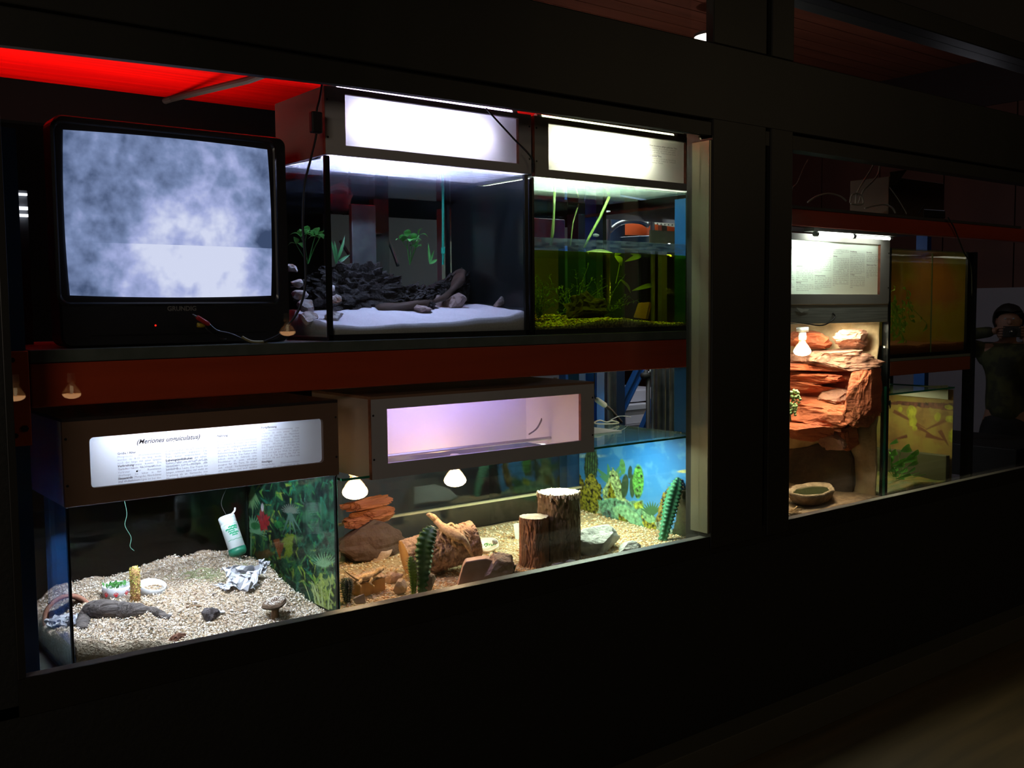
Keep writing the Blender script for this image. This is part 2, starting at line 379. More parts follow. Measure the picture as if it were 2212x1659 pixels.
# ================================================================== light hoods
def screws(b, pts):
    for p in pts: b.lathe([(.0035,0),(.003,.0012)], p, 8, (0,-1,0))
    return b
TUBES = {}
def tube_lamp(x0, x1, y, z, col, st, parent, r=.008, name='fluorescent_tube'):
    k = MB().tube([(x0, y, z), (x1, y, z)], r, 12); o = k.obj(name, emit('tube_%s_%g' % (str(col), st), col, st), parent, smooth=True)
    e = MB()
    for x in (x0, x1): e.lathe([(r*1.15,-.01),(r*1.15,.01)], (x, y, z), 12, (1,0,0))
    e.obj('tube_cap', ALU, o); return o
def hood(label, x0, x1, z0, z1, y0, y1, ox0, ox1, oz0, oz1, front, side, top, opaque_top=True, tube=None, panel=None, nm='light_hood', rnd=0, screwz=None, bottom=False, grp='light hoods over the tanks', interior=None):
    t = thing(nm, label, 'light box', ((x0+x1)/2, (y0+y1)/2, z0), grp); T = .012
    b = MB()
    if rnd:
        # one front board with a rounded opening
        seg = []
        for cx, cz, a0 in ((ox1-rnd, oz1-rnd, 0), (ox0+rnd, oz1-rnd, 90), (ox0+rnd, oz0+rnd, 180), (ox1-rnd, oz0+rnd, 270)):
            seg += [(cx+rnd*math.cos(math.radians(a0+a)), cz+rnd*math.sin(math.radians(a0+a))) for a in (0,30,60,90)]
        out = [(x1, z1)]*4+[(x0, z1)]*4+[(x0, z0)]*4+[(x1, z0)]*4; n = 16
        for (yy) in (y0, y0+T):
            I = [b.bm.verts.new((p[0], yy, p[1])) for p in seg]; O = {}
            C = {c: b.bm.verts.new((c[0], yy, c[1])) for c in set(out)}
            for i in range(n):
                j = (i+1) % n; f = [I[i], I[j]]
                if out[i] == out[j]: b.bm.faces.new((I[i], I[j], C[out[i]]))
                else: b.bm.faces.new((I[i], I[j], C[out[j]], C[out[i]]))
            if yy == y0: I0, C0 = I, C
        for i in range(n): b.bm.faces.new((I0[i], I0[(i+1)%n], I[(i+1)%n], I[i]))
        cs = [(x1,z1),(x0,z1),(x0,z0),(x1,z0)]
        for i in range(4): b.bm.faces.new((C0[cs[i]], C0[cs[(i+1)%4]], C[cs[(i+1)%4]], C[cs[i]]))
        fr = b.obj('front_frame', front, t)
    else:
        b.box(x0, x1, y0, y0+T, oz1, z1).box(x0, x1, y0, y0+T, z0, oz0).box(x0, ox0, y0, y0+T, oz0, oz1).box(ox1, x1, y0, y0+T, oz0, oz1)
        fr = b.obj('front_frame', front, t)
        e = MB().box(ox1-.0012, ox1+.0008, y0+.0005, y0+T, oz0, oz1).box(ox0-.0008, ox0+.0012, y0+.0005, y0+T, oz0, oz1).box(x0-.001, x0, y0+.0005, y0+T+.003, z0, z1)
        e.obj('board_edge', CORE, fr)
    zz = screwz or [z0+.25*(z1-z0), z0+.8*(z1-z0)]
    s_ = screws(MB(), [(x, y0, z) for x in (x0+.007, x1-.007) for z in zz]); s_.obj('screw', SCREW, fr)
    inner = mat('hood_inside', (.85,.83,.88), .6)
    MB().box(x0, x0+T, y0+T, y1, z0, z1).obj('side_panel', side, t); MB().box(x1-T, x1, y0+T, y1, z0, z1).obj('side_panel', side, t)
    MB().box(x0, x1, y1, y1+T, z0, z1).obj('back_panel', side, t)
    MB().box(x0+T, x1-T, y1-.003, y1, z0, z1-T).box(x0+T, x0+T+.002, y0+T, y1-.003, z0, z1-T).box(x1-T-.002, x1-T, y0+T, y1-.003, z0, z1-T).obj('reflector_lining', inner, t)
    if opaque_top: MB().box(x0, x1, y0+T*0, y1+T, z1, z1+.008).obj('lid', top, t)
    if bottom: MB().box(x0, x1, y0+T, y1, z0, z0+.006).obj('bottom_panel', side, t)
    sh = MB().grid(lambda u, v: Vector((ox0-.008+(ox1-ox0+.016)*u, y0+T+.001, oz0-.008+(oz1-oz0+.016)*v)), 1, 1).obj('sign_sheet', panel or PAPER, t) if panel is not False else None
    for a in (tube or []): tube_lamp(*a, t)
    return t, sh
LAV = (.86,.80,1.0); WRM = (.98,1.0,.82); COOL = (.80,.86,1.0)
# upper left hood
h1, s1 = hood('lavender-lit white box light hood on the aquarium next to the television', 1.322, 2.047, 2.030, 2.214, 2.50, 2.80, 1.383, 1.998, 2.058, 2.198, MELA, mat('side_grey', (.20,.19,.18), .6), MELA, False,
    [(1.40, 1.90, 2.57, 2.13, LAV, 420), (1.36, 2.0, 2.53, 2.219, (.75,.55,1.0), 10)])  # second tube is added on top, stands for light leaking out
# upper right hood
h2, s2 = hood('white-lit box light hood on the half-filled aquarium beside the window jamb', 2.062, 2.822, 2.024, 2.214, 2.50, 2.80, 2.118, 2.772, 2.049, 2.196, MELAG, MELAG, MELAG, False,
    [(2.14, 2.60, 2.57, 2.13, WRM, 420), (2.1, 2.74, 2.53, 2.219, (.85,.9,.5), 5)], PAPERY)  # the upper tube here too is added for the leaking light
# lower left hood with the gerbil sign
A = at(183,1058,2.5); B = at(697,893,2.5)
h3, s3 = hood('brown-fronted light box with the gerbil sign above the shavings tank', .612, 1.334, 1.145, 1.347, 2.488, 2.86, .672, 1.288, 1.184, 1.306, BROWNB, MELA, mat('dark_lid', (.03,.022,.02), .35), True,
    [(.70, 1.15, 2.585, 1.322, COOL, 520)], PAPER, rnd=.010)
# lower right hood, see-through panel
HZ = glass('milky_pane', (.9,.88,.95), 1.45, haze=.24, hazecol=(.66,.60,.95))
h4, s4 = hood('grey light hood with see-through violet pane above the lizard terrarium', 1.440, 2.303, 1.117, 1.348, 2.488, 2.84, 1.492, 2.245, 1.160, 1.318, MELA, mat('hood_side_warm', (.42,.36,.33), .55), WOODTOP, True,
    [(1.52, 2.00, 2.60, 1.330, (.46,.44,1.0), 50)], HZ)
s4.name = 'milky_pane'
c = MB().tube(spline([at(1181,852,2.75), at(1178,870,2.75), at(1172,900,2.75), at(1160,925,2.74), at(1143,938,2.72)]), .003, 6).obj('cable', CABLEB, h4)
# sign box in the right window
h5, s5 = hood('grey sign box with five text columns in the right window', 3.05, 4.106, 1.612, 1.890, 2.50, 2.80, 3.08, 4.034, 1.652, 1.871, MELAG, MELAG, MELAG, True,
    [(3.10, 3.66, 2.58, 1.83, (.9,1.0,.85), 150)], mat('sign_sheet_green', (.80,.95,.84), .7, trans=.22), grp='light hoods over the tanks')

# ------------------------------------------------------------------ sign texts
T3 = 2.4994
def px_size(n): return n*.00137
yy = 2.4998
lettering('Gerbil', at(335,930,yy), .0155, INKF, s3, res=3)
lettering('(Meriones unguiculatus)', at(294,948,yy), .0165, INK, s3, shear=.35, bold=.0003, res=3)
def block(head, body, u, v, u2, parent, hs=.0080, bs=.0073, ink=INKF, inkh=INK, Y=None, ln=1.03):
    Y = Y or yy; a = at(u, v, Y); w_ = at(u2, v, Y).x - a.x
    if head: lettering(head, a, hs, inkh, parent, bold=.00018); a = a - Vector((0,0,hs*1.05))
    lettering(body, a, bs, ink, parent, width=w_, line=ln)
block('Größe / Alter', 'Mongolische Wüstenrennmäuse werden ca. 8-13 cm lang, wozu noch der lange mit einer Quaste besetzte Schwanz kommt. Die Tiere werden ca. 4-6 Jahre alt.', 253, 977, 348, s3)
block('Verbreitung', 'Gerbille sind die natürlichen Vertreter der Rennmäuse überhaupt. Sie leben in den Steppen der Mongolei, Nordchinas und am Baikalsee.', 254, 1004, 348, s3)
block('Sinneswelt', 'Das Geruchsvermögen ist bei den Mongolischen Wüstenrennmäusen gut ausgebildet.', 255, 1031, 348, s3)
block('', 'in einem Leben, das z.T. unter der Erde stattfindet, angepasst. Die Tiere hören ausgezeichnet. Sie können ebenfalls sehr gut sehen. Daher stellen sie sich oft auf die Hinterbeine und mustern die Landschaft.', 357, 972, 447, s3)
block('Lebensgewohnheiten', 'Gerbille sind sowohl tag- als auch nachtaktiv. Sie verständigen sich zumeist über Laute. Das Fiepen der Jungen erinnert dabei viel mehr an Vogelsang als an Geräusche von Mäusen. In Erregung trommeln die Tiere mit den Hinterbeinen in schneller Folge auf den Untergrund.', 358, 992, 448, s3)
block('Nahrung', 'In der Natur ernähren sich Mongolische Wüstenrennmäuse von Gräsern, Körnern und deren Resten. In Gefangenschaft nehmen sie gerne die handelsüblichen Futtermischungen für Hamster und ähnliche Tiere an. Das Futter sollte jedoch nicht zu fettreich sein. Frischfutter ist nicht unbedingt geeignet für die Tiere. Es stellen sich schnell Verdauungsprobleme ein. Die Mäuse sind auch dankbar für ein altes, trockenes Brot, getrocknete Haselnüsse oder auch frische Weidenäste. Pappröhren werden gerne zernagt. Wasser kann in Spendern dauernd zur Verfügung gestellt werden.', 469, 939, 554, s3)
block('Fortpflanzung', 'Die Geschlechtsbestimmung von Gerbilen ist nicht immer einfach. Sicher ist manche als Männchen verkaufte Tiere bekamen einfach Junge. Die Tiere sind bereits nach wenigen Wochen geschlechtsreif. Die Tragzeit beträgt ca. 24 Tage. Die meist 5-8 Jungen kommen nackt, blind und taub zur Welt. Sie wiegen ca. 2,5 g. Tag beginnt das Fell zu wachsen. 18. und 20. Tag öffnen sich die Augen.', 564, 921, 646, s3)
block('Sonstiges', 'Mongolische Wüstenrennmäuse gelangten um 1935 erstmals in die Obhut des Menschen. Von 20 Exemplaren, die damals lebten.', 565, 995, 647, s3)
MB().lathe([(.0025,0),(.001,.002)], at(296,1018,2.4990), 7, (0,-1,0)).obj('speck', BLK, s3)
Y5 = 2.5118
lettering('Siermutter', at(1692,530,Y5), .017, INKW, s5, res=2, bold=.0003)
tx = 'Die wechselwarmen Tiere leben in den trockenen Gebieten und sind tagaktiv. Sie sonnen sich gerne auf Steinen und Ästen. Bei Gefahr ziehen sie sich in enge Spalten zurück. Die Haltung im Terrarium gelingt bei guter Beleuchtung und abwechslungsreicher Kost. '
for u, v, u2, hd, k in ((1696,560,1716,'',1),(1720,572,1757,'Lebensraum',1),(1720,608,1757,'Nahrung',.5),(1760,533,1796,'',1.9),(1760,593,1796,'Lebensgewohnheiten',.9),(1800,537,1834,'',.35),(1800,551,1834,'Haltung',2.0),(1837,541,1868,'Fortpflanzung',1.5),(1837,591,1868,'Sonstiges',.8),(1872,543,1901,'Besonderes',.6),(1872,570,1901,'Bekannt unsere Tiere',.75)):
    n_ = int(len(tx)*min(k, 2)); bd = (tx*2)[:n_]
    block(hd, bd, u, v, u2, s5, hs=.0088, bs=.0074, ink=mat('ink_grey', (.22,.24,.25), .8), inkh=INK, Y=Y5)
Y2 = 2.5118
block('Wenn Sie anderen giftigen gefährden: Tiere', 'Sie verzichten, alle in öffentliche Gewässern aus einem Vogel und sind für guten gefahr. Tiere auf kurzem Transportzeit mit hohem Gesundheitsrisiko.', 1403, 311, 1460, s2, ink=INKW, inkh=INKW, Y=Y2)
block('Zu unseren Tieren', 'Es handelt sich hierbei um eine Tierzucht aus 1996. Sie sind im Vorstand der Tierfreunde für Hamburg. Tierärzte.', 1403, 333, 1460, s2, ink=INKW, inkh=INK, Y=Y2)
block('', 'ausgezeichnet unter verschiedenen Bedingungen, lebende Pflanzen und', 1368, 311, 1399, s2, ink=INKW, Y=Y2)
block('', 'für Tierfreunde und zu betrachten', 1368, 331, 1399, s2, ink=INKW, Y=Y2)
block('', 'kleiner Bach, der Wasserpflanzen umgibt und auch noch gerne gehalten werden', 1200, 345, 1262, s2, ink=INKF, Y=Y2)
lettering('DIE SUMPFSCHILDKRÖTE', at(1218,283,Y2), .017, INKF, s2)

# ================================================================== television
tv = thing('television', 'big black tube television showing a grey blurry picture on the upper shelf', 'television', (.9, 2.7, 1.518))
fx0, fx1, fz0, fz1, fy = .632, 1.222, 1.520, 2.068, 2.535
b = MB(); cx, cz = (fx0+fx1)/2, (fz0+fz1)/2
def rrect(x0, x1, z0, z1, r, y, n=5):
    P = []
    for a, c_, a0 in ((x1-r, z1-r, 0), (x0+r, z1-r, 90), (x0+r, z0+r, 180), (x1-r, z0+r, 270)):
        for k in range(n+1): t = math.radians(a0+90*k/n); P.append(Vector((a+r*math.cos(t), y, c_+r*math.sin(t))))
    return P
def loft(b, R, cap0=True, cap1=True):
    V = [[b.bm.verts.new(p) for p in r] for r in R]; n = len(V[0])
    for A_, B_ in zip(V, V[1:]):
        for k in range(n): b.bm.faces.new((A_[k], A_[(k+1)%n], B_[(k+1)%n], B_[k]))
    if cap0: b.bm.faces.new(V[0])
    if cap1: b.bm.faces.new(V[-1][::-1])
    return b
loft(b, [rrect(fx0+.004, fx1-.004, fz0+.004, fz1-.004, .02, fy), rrect(fx0, fx1, fz0, fz1, .024, fy+.01), rrect(fx0, fx1, fz0, fz1, .024, fy+.09), rrect(fx0+.02, fx1-.02, fz0+.01, fz1-.02, .03, fy+.11), rrect(fx0+.06, fx1-.06, fz0+.03, fz1-.08, .03, fy+.26), rrect(fx0+.14, fx1-.14, fz0+.05, fz1-.17, .03, fy+.44)])
tvb = b.obj('cabinet', BLK, tv)
for o_ in tvb.data.polygons: pass
sx0, sx1, sz0, sz1 = .647, 1.170, 1.639, 2.036
def scr(u, v):
    x = sx0+(sx1-sx0)*u; z = sz0+(sz1-sz0)*v; uu = 2*u-1; vv = 2*v-1
    # barrel-shaped outline and bulge of a picture tube
    x = cx_s + (x-cx_s)*(1-.022*vv*vv); z = cz_s + (z-cz_s)*(1-.025*uu*uu)
    return Vector((x, fy-.005 - .016*(1-uu*uu*.95)*(1-vv*vv*.95), z))
cx_s, cz_s = (sx0+sx1)/2, (sz0+sz1)/2
SM = bpy.data.materials.new('tube_picture'); SM.use_nodes = True; N = SM.node_tree.nodes; L = SM.node_tree.links
N.remove(N['Principled BSDF']); tc = N.new('ShaderNodeTexCoord'); n1 = N.new('ShaderNodeTexNoise'); n2 = N.new('ShaderNodeTexNoise')
n1.inputs['Scale'].default_value = 7; n1.inputs['Detail'].default_value = 3; n2.inputs['Scale'].default_value = 26; n2.inputs['Detail'].default_value = 3
n1.inputs['Distortion'].default_value = .6
for q in (n1, n2): L.new(tc.outputs['Object'], q.inputs['Vector'])
sep = N.new('ShaderNodeSeparateXYZ'); L.new(tc.outputs['Object'], sep.inputs[0])
def MT(op, a, b_=None, cl=False):
    q = N.new('ShaderNodeMath'); q.operation = op; q.use_clamp = cl
    for i, v_ in enumerate((a, b_)):
        if v_ is None: continue
        if isinstance(v_, (int, float)): q.inputs[i].default_value = v_
        else: L.new(v_, q.inputs[i])
    return q.outputs[0]
# pale blob in the middle and a brighter lower third behind a hard seam
dx = MT('DIVIDE', MT('SUBTRACT', sep.outputs[0], .945), .17); dz = MT('DIVIDE', MT('SUBTRACT', sep.outputs[2], 1.80), .15)
blob = MT('SUBTRACT', 1, MT('ADD', MT('MULTIPLY', dx, dx), MT('MULTIPLY', dz, dz)), True)
seam = MT('LESS_THAN', sep.outputs[2], 1.770); low = MT('MULTIPLY', seam, MT('SUBTRACT', 1, MT('MULTIPLY', MT('ABSOLUTE', MT('SUBTRACT', sep.outputs[0], 1.0)), 3.2), True))
dark = MT('MULTIPLY', MT('GREATER_THAN', sep.outputs[2], 1.62), 0)
dx2 = MT('DIVIDE', MT('SUBTRACT', sep.outputs[0], 1.17), .07); dz2 = MT('DIVIDE', MT('SUBTRACT', sep.outputs[2], 1.80), .035)
ring = MT('SUBTRACT', 1, MT('ADD', MT('MULTIPLY', dx2, dx2), MT('MULTIPLY', dz2, dz2)), True)
val = MT('ADD', MT('MULTIPLY', n1.outputs[0], .72), MT('MULTIPLY', n2.outputs[0], .50))
val = MT('ADD', val, MT('MULTIPLY', blob, .22)); val = MT('ADD', val, MT('MULTIPLY', low, .28)); val = MT('SUBTRACT', val, MT('MULTIPLY', ring, .3))
edge = MT('MULTIPLY', MT('ABSOLUTE', MT('SUBTRACT', sep.outputs[0], .92)), .35); val = MT('ADD', MT('SUBTRACT', val, edge), .10)
rp = N.new('ShaderNodeValToRGB'); E_ = rp.color_ramp.elements; E_[0].position = .42; E_[0].color = (*S((62,78,112)), 1); E_[1].position = 1.0; E_[1].color = (*S((222,228,255)), 1)
e2 = rp.color_ramp.elements.new(.66); e2.color = (*S((128,146,190)), 1); e3 = rp.color_ramp.elements.new(.82); e3.color = (*S((172,182,232)), 1)
L.new(val, rp.inputs[0]); em = N.new('ShaderNodeEmission'); L.new(rp.outputs[0], em.inputs[0]); em.inputs[1].default_value = 1.0
L.new(em.outputs[0], N['Material Output'].inputs[0])
b = MB().grid(scr, 24, 18); o = b.obj('screen', SM, tv, smooth=True)
b = MB(); loft(b, [rrect(sx0-.012, sx1+.012, sz0-.012, sz1+.012, .02, fy-.0005), rrect(sx0-.016, sx1+.016, sz0-.016, sz1+.016, .02, fy-.004), rrect(sx0-.022, sx1+.022, sz0-.022, sz1+.022, .025, fy-.0005)], False, False)
b.obj('screen_bezel', mat('bezel', (.014,.014,.016), .25), tv)
lettering('GRUNDIG', at(361,660,fy-.001), .0165, mat('logo_grey', (.22,.22,.22), .4), tv, bold=.0004, res=3)
MB().lathe([(.0025,0),(.002,.002)], at(336,703,fy), 10, (0,-1,0)).obj('standby_light', emit('led_red', (1,.02,.01), 1.2), tv)
MB().box(.70, 1.15, fy-.002, fy, 1.545, 1.549).obj('flap_edge', mat('bezel', (0,0,0)), tv)

# cables in front of the television
t = thing('video_plug', 'red cinch plug on a black lead hanging before the television', 'plug', at(425,686,2.50))
a = at(416,679,2.50); c_ = at(453,702,2.50)
MB().tube([a+(c_-a)*.22, a+(c_-a)*.30, a+(c_-a)*.9, c_], [.004,.006,.006,.0035], 10).obj('plug_body', mat('red_rubber', (.45,.02,.02), .4), t, smooth=True)
MB().tube([a, a+(c_-a)*.25], [.0015,.003], 8).obj('plug_pin', ALU, t)
MB().tube(spline([c_, at(470,715,2.50), at(500,722,2.495), at(535,738,2.49), at(560,741,2.49), at(600,728,2.52)]), .003, 6).obj('lead', CABLEB, t)
t = thing('video_plug', 'yellow cinch plug beneath the red one before the television', 'plug', at(432,702,2.505))
a = at(426,702,2.505); c_ = at(442,704,2.505)
MB().tube([a, c_], [.006,.0055], 10).obj('plug_body', mat('yellow_rubber', (.45,.32,.02), .4), t, smooth=True)
MB().tube(spline([c_, at(452,716,2.50), at(472,731,2.50), at(490,733,2.49)]), .0025, 6).obj('lead', CABLEB, t)
tag(MB().tube(spline([at(523,728,2.487), at(545,738,2.487), at(577,738,2.487)]), [.004]*12+[.003], 8).obj('pale_lead', mat('yellowed_sleeve', (.3,.28,.14), .5)), 'pale yellow cable sleeve lying on the shelf edge before the television', 'cable')
t = thing('hanging_cable', 'black cord with inline switch hanging beside the television', 'cable', at(684,190,2.47))
MB().tube(spline([at(696,180,2.47), at(690,215,2.47), at(684,240,2.47), at(683,290,2.47), at(672,340,2.47), at(658,400,2.47), at(654,480,2.47), at(659,560,2.47), at(659,620,2.47), at(645,670,2.47), at(620,705,2.475), at(600,725,2.48), at(570,738,2.483)]), .0032, 8).obj('cord', CABLEB, t, smooth=True)
a = at(682,242,2.465); b = MB().box(a.x-.018, a.x+.014, 2.452, 2.472, at(680,288,2.465).z, a.z); b.obj('inline_switch', CABLEB, t, bevel=.004)
tag(MB().tube(spline([at(1050,234,2.485), at(1075,262,2.485), at(1110,300,2.485), at(1148,341,2.485), at(1151,372,2.49)]), .0028, 8).obj('thin_cable', CABLEB, smooth=True), 'thin black cord slanting across the lavender light hood', 'cable')
# ================================================================== tanks
TANKG = glass('tank_glass', (.96,.985,.97), 1.45)
COVERB = glass('dirty_cover_blue', (.82,.88,.95), 1.45, haze=.24, hazecol=(.55,.66,.95), noisy=(9, (1,5,1)))
COVERG = glass('dirty_cover_green', (.8,.92,.88), 1.45, haze=.28, hazecol=(.5,.7,.6), noisy=(9, (1,5,1)))
def tank(label, x0, x1, y0, y1, z0, z1, name='aquarium', seal=.010, cover=None, gm=None, edge=False, cat='aquarium'):
    t = thing(name, label, cat, ((x0+x1)/2, (y0+y1)/2, z0)); g = gm or TANKG; T = .006
    MB().box(x0, x1, y0, y0+T, z0+.008, z1).obj('front_pane', g, t); MB().box(x0, x1, y1-T, y1, z0+.008, z1).obj('back_pane', g, t)
    MB().box(x0, x0+T, y0+T, y1-T, z0+.008, z1).obj('side_pane', g, t); MB().box(x1-T, x1, y0+T, y1-T, z0+.008, z1).obj('side_pane', g, t)
    MB().box(x0, x1, y0, y1, z0, z0+.008).obj('bottom_pane', SIL, t)
    if seal:
        for xa, xb in ((x0-.001, x0+seal), (x1-seal, x1+.001)):
            MB().box(xa, xb, y0-.001, y0+T+.004, z0, z1-.002).obj('corner_seal', SIL, t); MB().box(xa, xb, y1-T-.004, y1+.001, z0, z1-.002).obj('corner_seal', SIL, t)
        MB().box(x0, x1, y0-.001, y0+T+.002, z0, z0+.016).box(x0, x1, y1-T-.002, y1+.001, z0, z0+.016).obj('bottom_seal', SIL, t)
    if cover: MB().box(x0+T, x1-T, y0+T, y1-T, z1-.010, z1-.004).obj('cover_glass', cover, t)
    if edge: MB().box(x0, x1, y0-.0005, y0+.003, z1-.006, z1+.0005).box(x0, x0+.003, y0, y1, z1-.006, z1).box(x1-.003, x1, y0, y1, z1-.006, z1).obj('glass_rim', GREENEDGE, t)
    return t
t_ul = tank('black-sealed aquarium with white sand and dark lava rock beside the television', 1.320, 2.033, 2.502, 2.95, 1.519, 2.028, seal=.013, cover=COVERB)
t_ur = tank('half-filled yellow-green aquarium at the right end of the upper shelf', 2.050, 2.790, 2.502, 2.95, 1.519, 2.022, seal=.008, cover=COVERG)
MB().box(2.0435, 2.0465, 2.505, 2.945, 1.53, 2.015).obj('added_dark_sheet', BLK, t_ur)  # black sheet added between the tanks to keep the view there dark
t_ll = tank('glass terrarium full of pale wood shavings under the gerbil sign', .618, 1.332, 2.502, 3.13, .715, 1.142, name='terrarium', seal=.004, cat='terrarium')
t_lr = tank('long desert terrarium with two lizards under the grey hood', 1.352, 2.826, 2.502, 3.15, .715, 1.128, name='terrarium', seal=0, edge=True, cat='terrarium', cover=None)
MB().box(2.30, 2.820, 2.508, 3.144, 1.128, 1.134).obj('cover_glass', glass('cover_clear', (.85,.95,.92), 1.5, haze=.10, hazecol=(.6,.8,.75)), t_lr)
MB().box(1.358, 2.820, 3.125, 3.140, .845, .853).obj('rear_rail', mat('clear_rail', (.55,.5,.3), .3), t_lr)
# waters
def water(label, x0, x1, y0, y1, z0, z1, tint, nm, surf):
    t = thing('tank_water', label, 'water', ((x0+x1)/2, (y0+y1)/2, z0), 'water in the upper aquariums')
    M = glass(nm, tint, 1.05); b = MB().box(x0, x1, y0, y1, z0, z1-.001).obj('water_body', M, t)
    def fn(u, v): x = x0+(x1-x0)*u; y = y0+(y1-y0)*v; return Vector((x, y, z1+.0015*noise.noise(Vector((x*25, y*40, 3)))))
    MB().grid(fn, 60, 40).obj('water_surface', surf, t, smooth=True); return t
WS = glass('water_surface_mirror', (.85,.9,.97), 1.6, haze=.03, hazecol=(.4,.5,.7), rough=.03)
WS2 = glass('water_surface_green', (.8,.85,.6), 1.6, haze=.08, hazecol=(.4,.5,.4), rough=.05)
water('clear water filling the aquarium with the white sand', 1.330, 2.024, 2.512, 2.94, 1.531, 1.980, (.90,.93,.95), 'clear_water', WS)
water('murky yellow-green water in the half-filled aquarium', 2.060, 2.782, 2.512, 2.94, 1.531, 1.792, (.62,.66,.10), 'green_water', WS2)
tag(MB().box(2.060, 2.782, 2.5085, 2.5115, 1.794, 1.832).obj('lime_film', glass('lime_film', (.8,.85,.88), 1.2, haze=.16, hazecol=(.5,.62,.75), noisy=(30,(1,1,4)))), 'band of lime stain on the glass above the murky water', 'stain')

# ------------------------------------------------------------------ upper left aquarium
def interp(tab, x):
    for (a, A_), (b_, B_) in zip(tab, tab[1:]):
        if x <= b_: t = max(0, (x-a)/(b_-a)); t = t*t*(3-2*t); return A_+(B_-A_)*t
    return tab[-1][1]
def heap(name, x0, x1, y0, y1, z0, h, mt, label, nu=90, nv=50, stuff=True):
    b = MB(); T = [[b.bm.verts.new((x0+(x1-x0)*i/nu, y0+(y1-y0)*j/nv, h(x0+(x1-x0)*i/nu, y0+(y1-y0)*j/nv))) for j in range(nv+1)] for i in range(nu+1)]
    for i in range(nu):
        for j in range(nv): b.bm.faces.new((T[i][j], T[i+1][j], T[i+1][j+1], T[i][j+1]))
    rim = [T[i][0] for i in range(nu+1)]+[T[nu][j] for j in range(1, nv+1)]+[T[i][nv] for i in range(nu-1, -1, -1)]+[T[0][j] for j in range(nv-1, 0, -1)]
    low = [b.bm.verts.new((v.co.x, v.co.y, z0)) for v in rim]; n = len(rim)
    for k in range(n): b.bm.faces.new((rim[k], rim[(k+1)%n], low[(k+1)%n], low[k]))
    b.bm.faces.new(low)
    o = b.obj(name, mt, smooth=True); o['kind'] = 'stuff'; o['label'] = label[0]; o['category'] = label[1]; return o
SAND = mat('white_sand', (.70,.67,.70), .95, bump=(400,.4,.002), var=(200, (.58,.55,.58), .4, .7))
ULF = [(1.32,1.562),(1.44,1.556),(1.6,1.562),(1.72,1.564),(1.85,1.574),(1.94,1.578),(2.03,1.594)]
def h_ul(x, y):
    k = min(1, max(0, (y-2.51)/.25)); return interp(ULF, x)+.035*k*abs(math.sin((x-1.1)*3.2))+.02*k+.003*noise.noise(Vector((x*18, y*18, 0)))
heap('sand_bed', 1.328, 2.025, 2.510, 2.942, 1.528, h_ul, SAND, ('white sand bed at the bottom of the lava rock aquarium', 'sand'))
LAVA = mat('lava_rock', (.030,.025,.022), .95, spec=.2, bump=(120,1.0,.008), var=(30, (.055,.048,.045), .4, .7))
def rocky(name, lab, c, sz, seed, mt, sub=4, cuts=8, rough=.25, fs=3, rot=0, cat='rock', grp=None, smooth=False):
    return tag(MB().rock(c, sz, seed, sub, cuts, rough, fs, rot).obj(name, mt, smooth=smooth), lab, cat, grp)
rocky('lava_rock', 'large rough dark lava rock left in the sand aquarium', (1.555, 2.79, 1.655), (.17,.10,.085), 3, LAVA, 5, 4, .34, 6)
rocky('lava_rock', 'lower lava boulder in the middle of the sand aquarium', (1.745, 2.77, 1.625), (.115,.09,.07), 5, LAVA, 5, 4, .32, 6)
rocky('lava_rock', 'dark ragged lava stone behind the orange root near the right seal', (1.965, 2.85, 1.665), (.115,.07,.075), 9, LAVA, 5, 5, .3, 6)
DW = mat('bog_wood', (.055,.028,.015), .8, var=(30, (.03,.016,.01), .4, .7), bump=(40,.6,.01), stretch=(.3,1,1))
tag(MB().tube(spline([(1.60,2.72,1.60),(1.72,2.69,1.615),(1.85,2.72,1.64),(1.95,2.78,1.69),(2.0,2.84,1.72)]), [.020+.008*math.sin(i*.31+1)+.003*math.sin(i*1.1) for i in range(25)], 12, sq=.7).obj('bog_root', DW, smooth=True), 'dark brown bog root lying on the white sand', 'driftwood')
SHELLR = mat('shell_rock', (.62,.56,.52), .9, var=(25, (.36,.2,.12), .5, .62), bump=(120,.6,.005))
for i, (u, v, Y, s_, lb) in enumerate(((632,580,2.80,.022,'small white-brown stone topmost of the stack at the left pane'), (640,612,2.77,.022,'rusty pale stone in the middle of the stack at the left pane'), (648,634,2.73,.026,'white chipped stone third down in the stack at the left pane'), (662,662,2.68,.030,'pale angular stone low in the stack at the left pane'), (667,690,2.63,.032,'rust-bottomed pale stone at the foot of the stack'), (721,647,2.60,.024,'pale pointed stone right of the left black seal'), (724,682,2.60,.032,'brown-bottomed stone on the sand right of the left black seal'), (716,622,2.66,.016,'tiny white stone above the pointed one'))):
    a = at(u, v, Y); rocky('pale_stone', lb, a, (s_, s_*.8, s_*.72), 20+i, SHELLR, 3, 9, .15, 3, grp='pale stones in the sand aquarium')
PINKR = mat('pinkish_stone', (.34,.24,.21), .85, var=(20, (.18,.12,.11), .4, .7), bump=(60,.6,.01))
for i, (u, v, Y, sx, sz_, lb) in enumerate(((912,668,2.66,.035,.018,'flat reddish stone half in the sand mid aquarium'), (985,655,2.72,.045,.035,'grey chipped stone leaning right of centre in the sand'), (1080,655,2.66,.026,.026,'reddish pointed stone on the sand near the right seal'), (1107,648,2.70,.04,.028,'grey-white streaked stone against the right seal'), (950,655,2.76,.035,.03,'brown stone behind the grey chipped one'))):
    a = at(u, v, Y); rocky('reddish_stone', lb, a, (sx, sx*.7, sz_), 40+i, PINKR, 3, 9, .15, 3, grp='reddish stones in the sand aquarium')
LEAFG = mat('leaf_green', (.10,.36,.08), .4, var=(20, (.06,.24,.05), .4, .7), trans=.25)
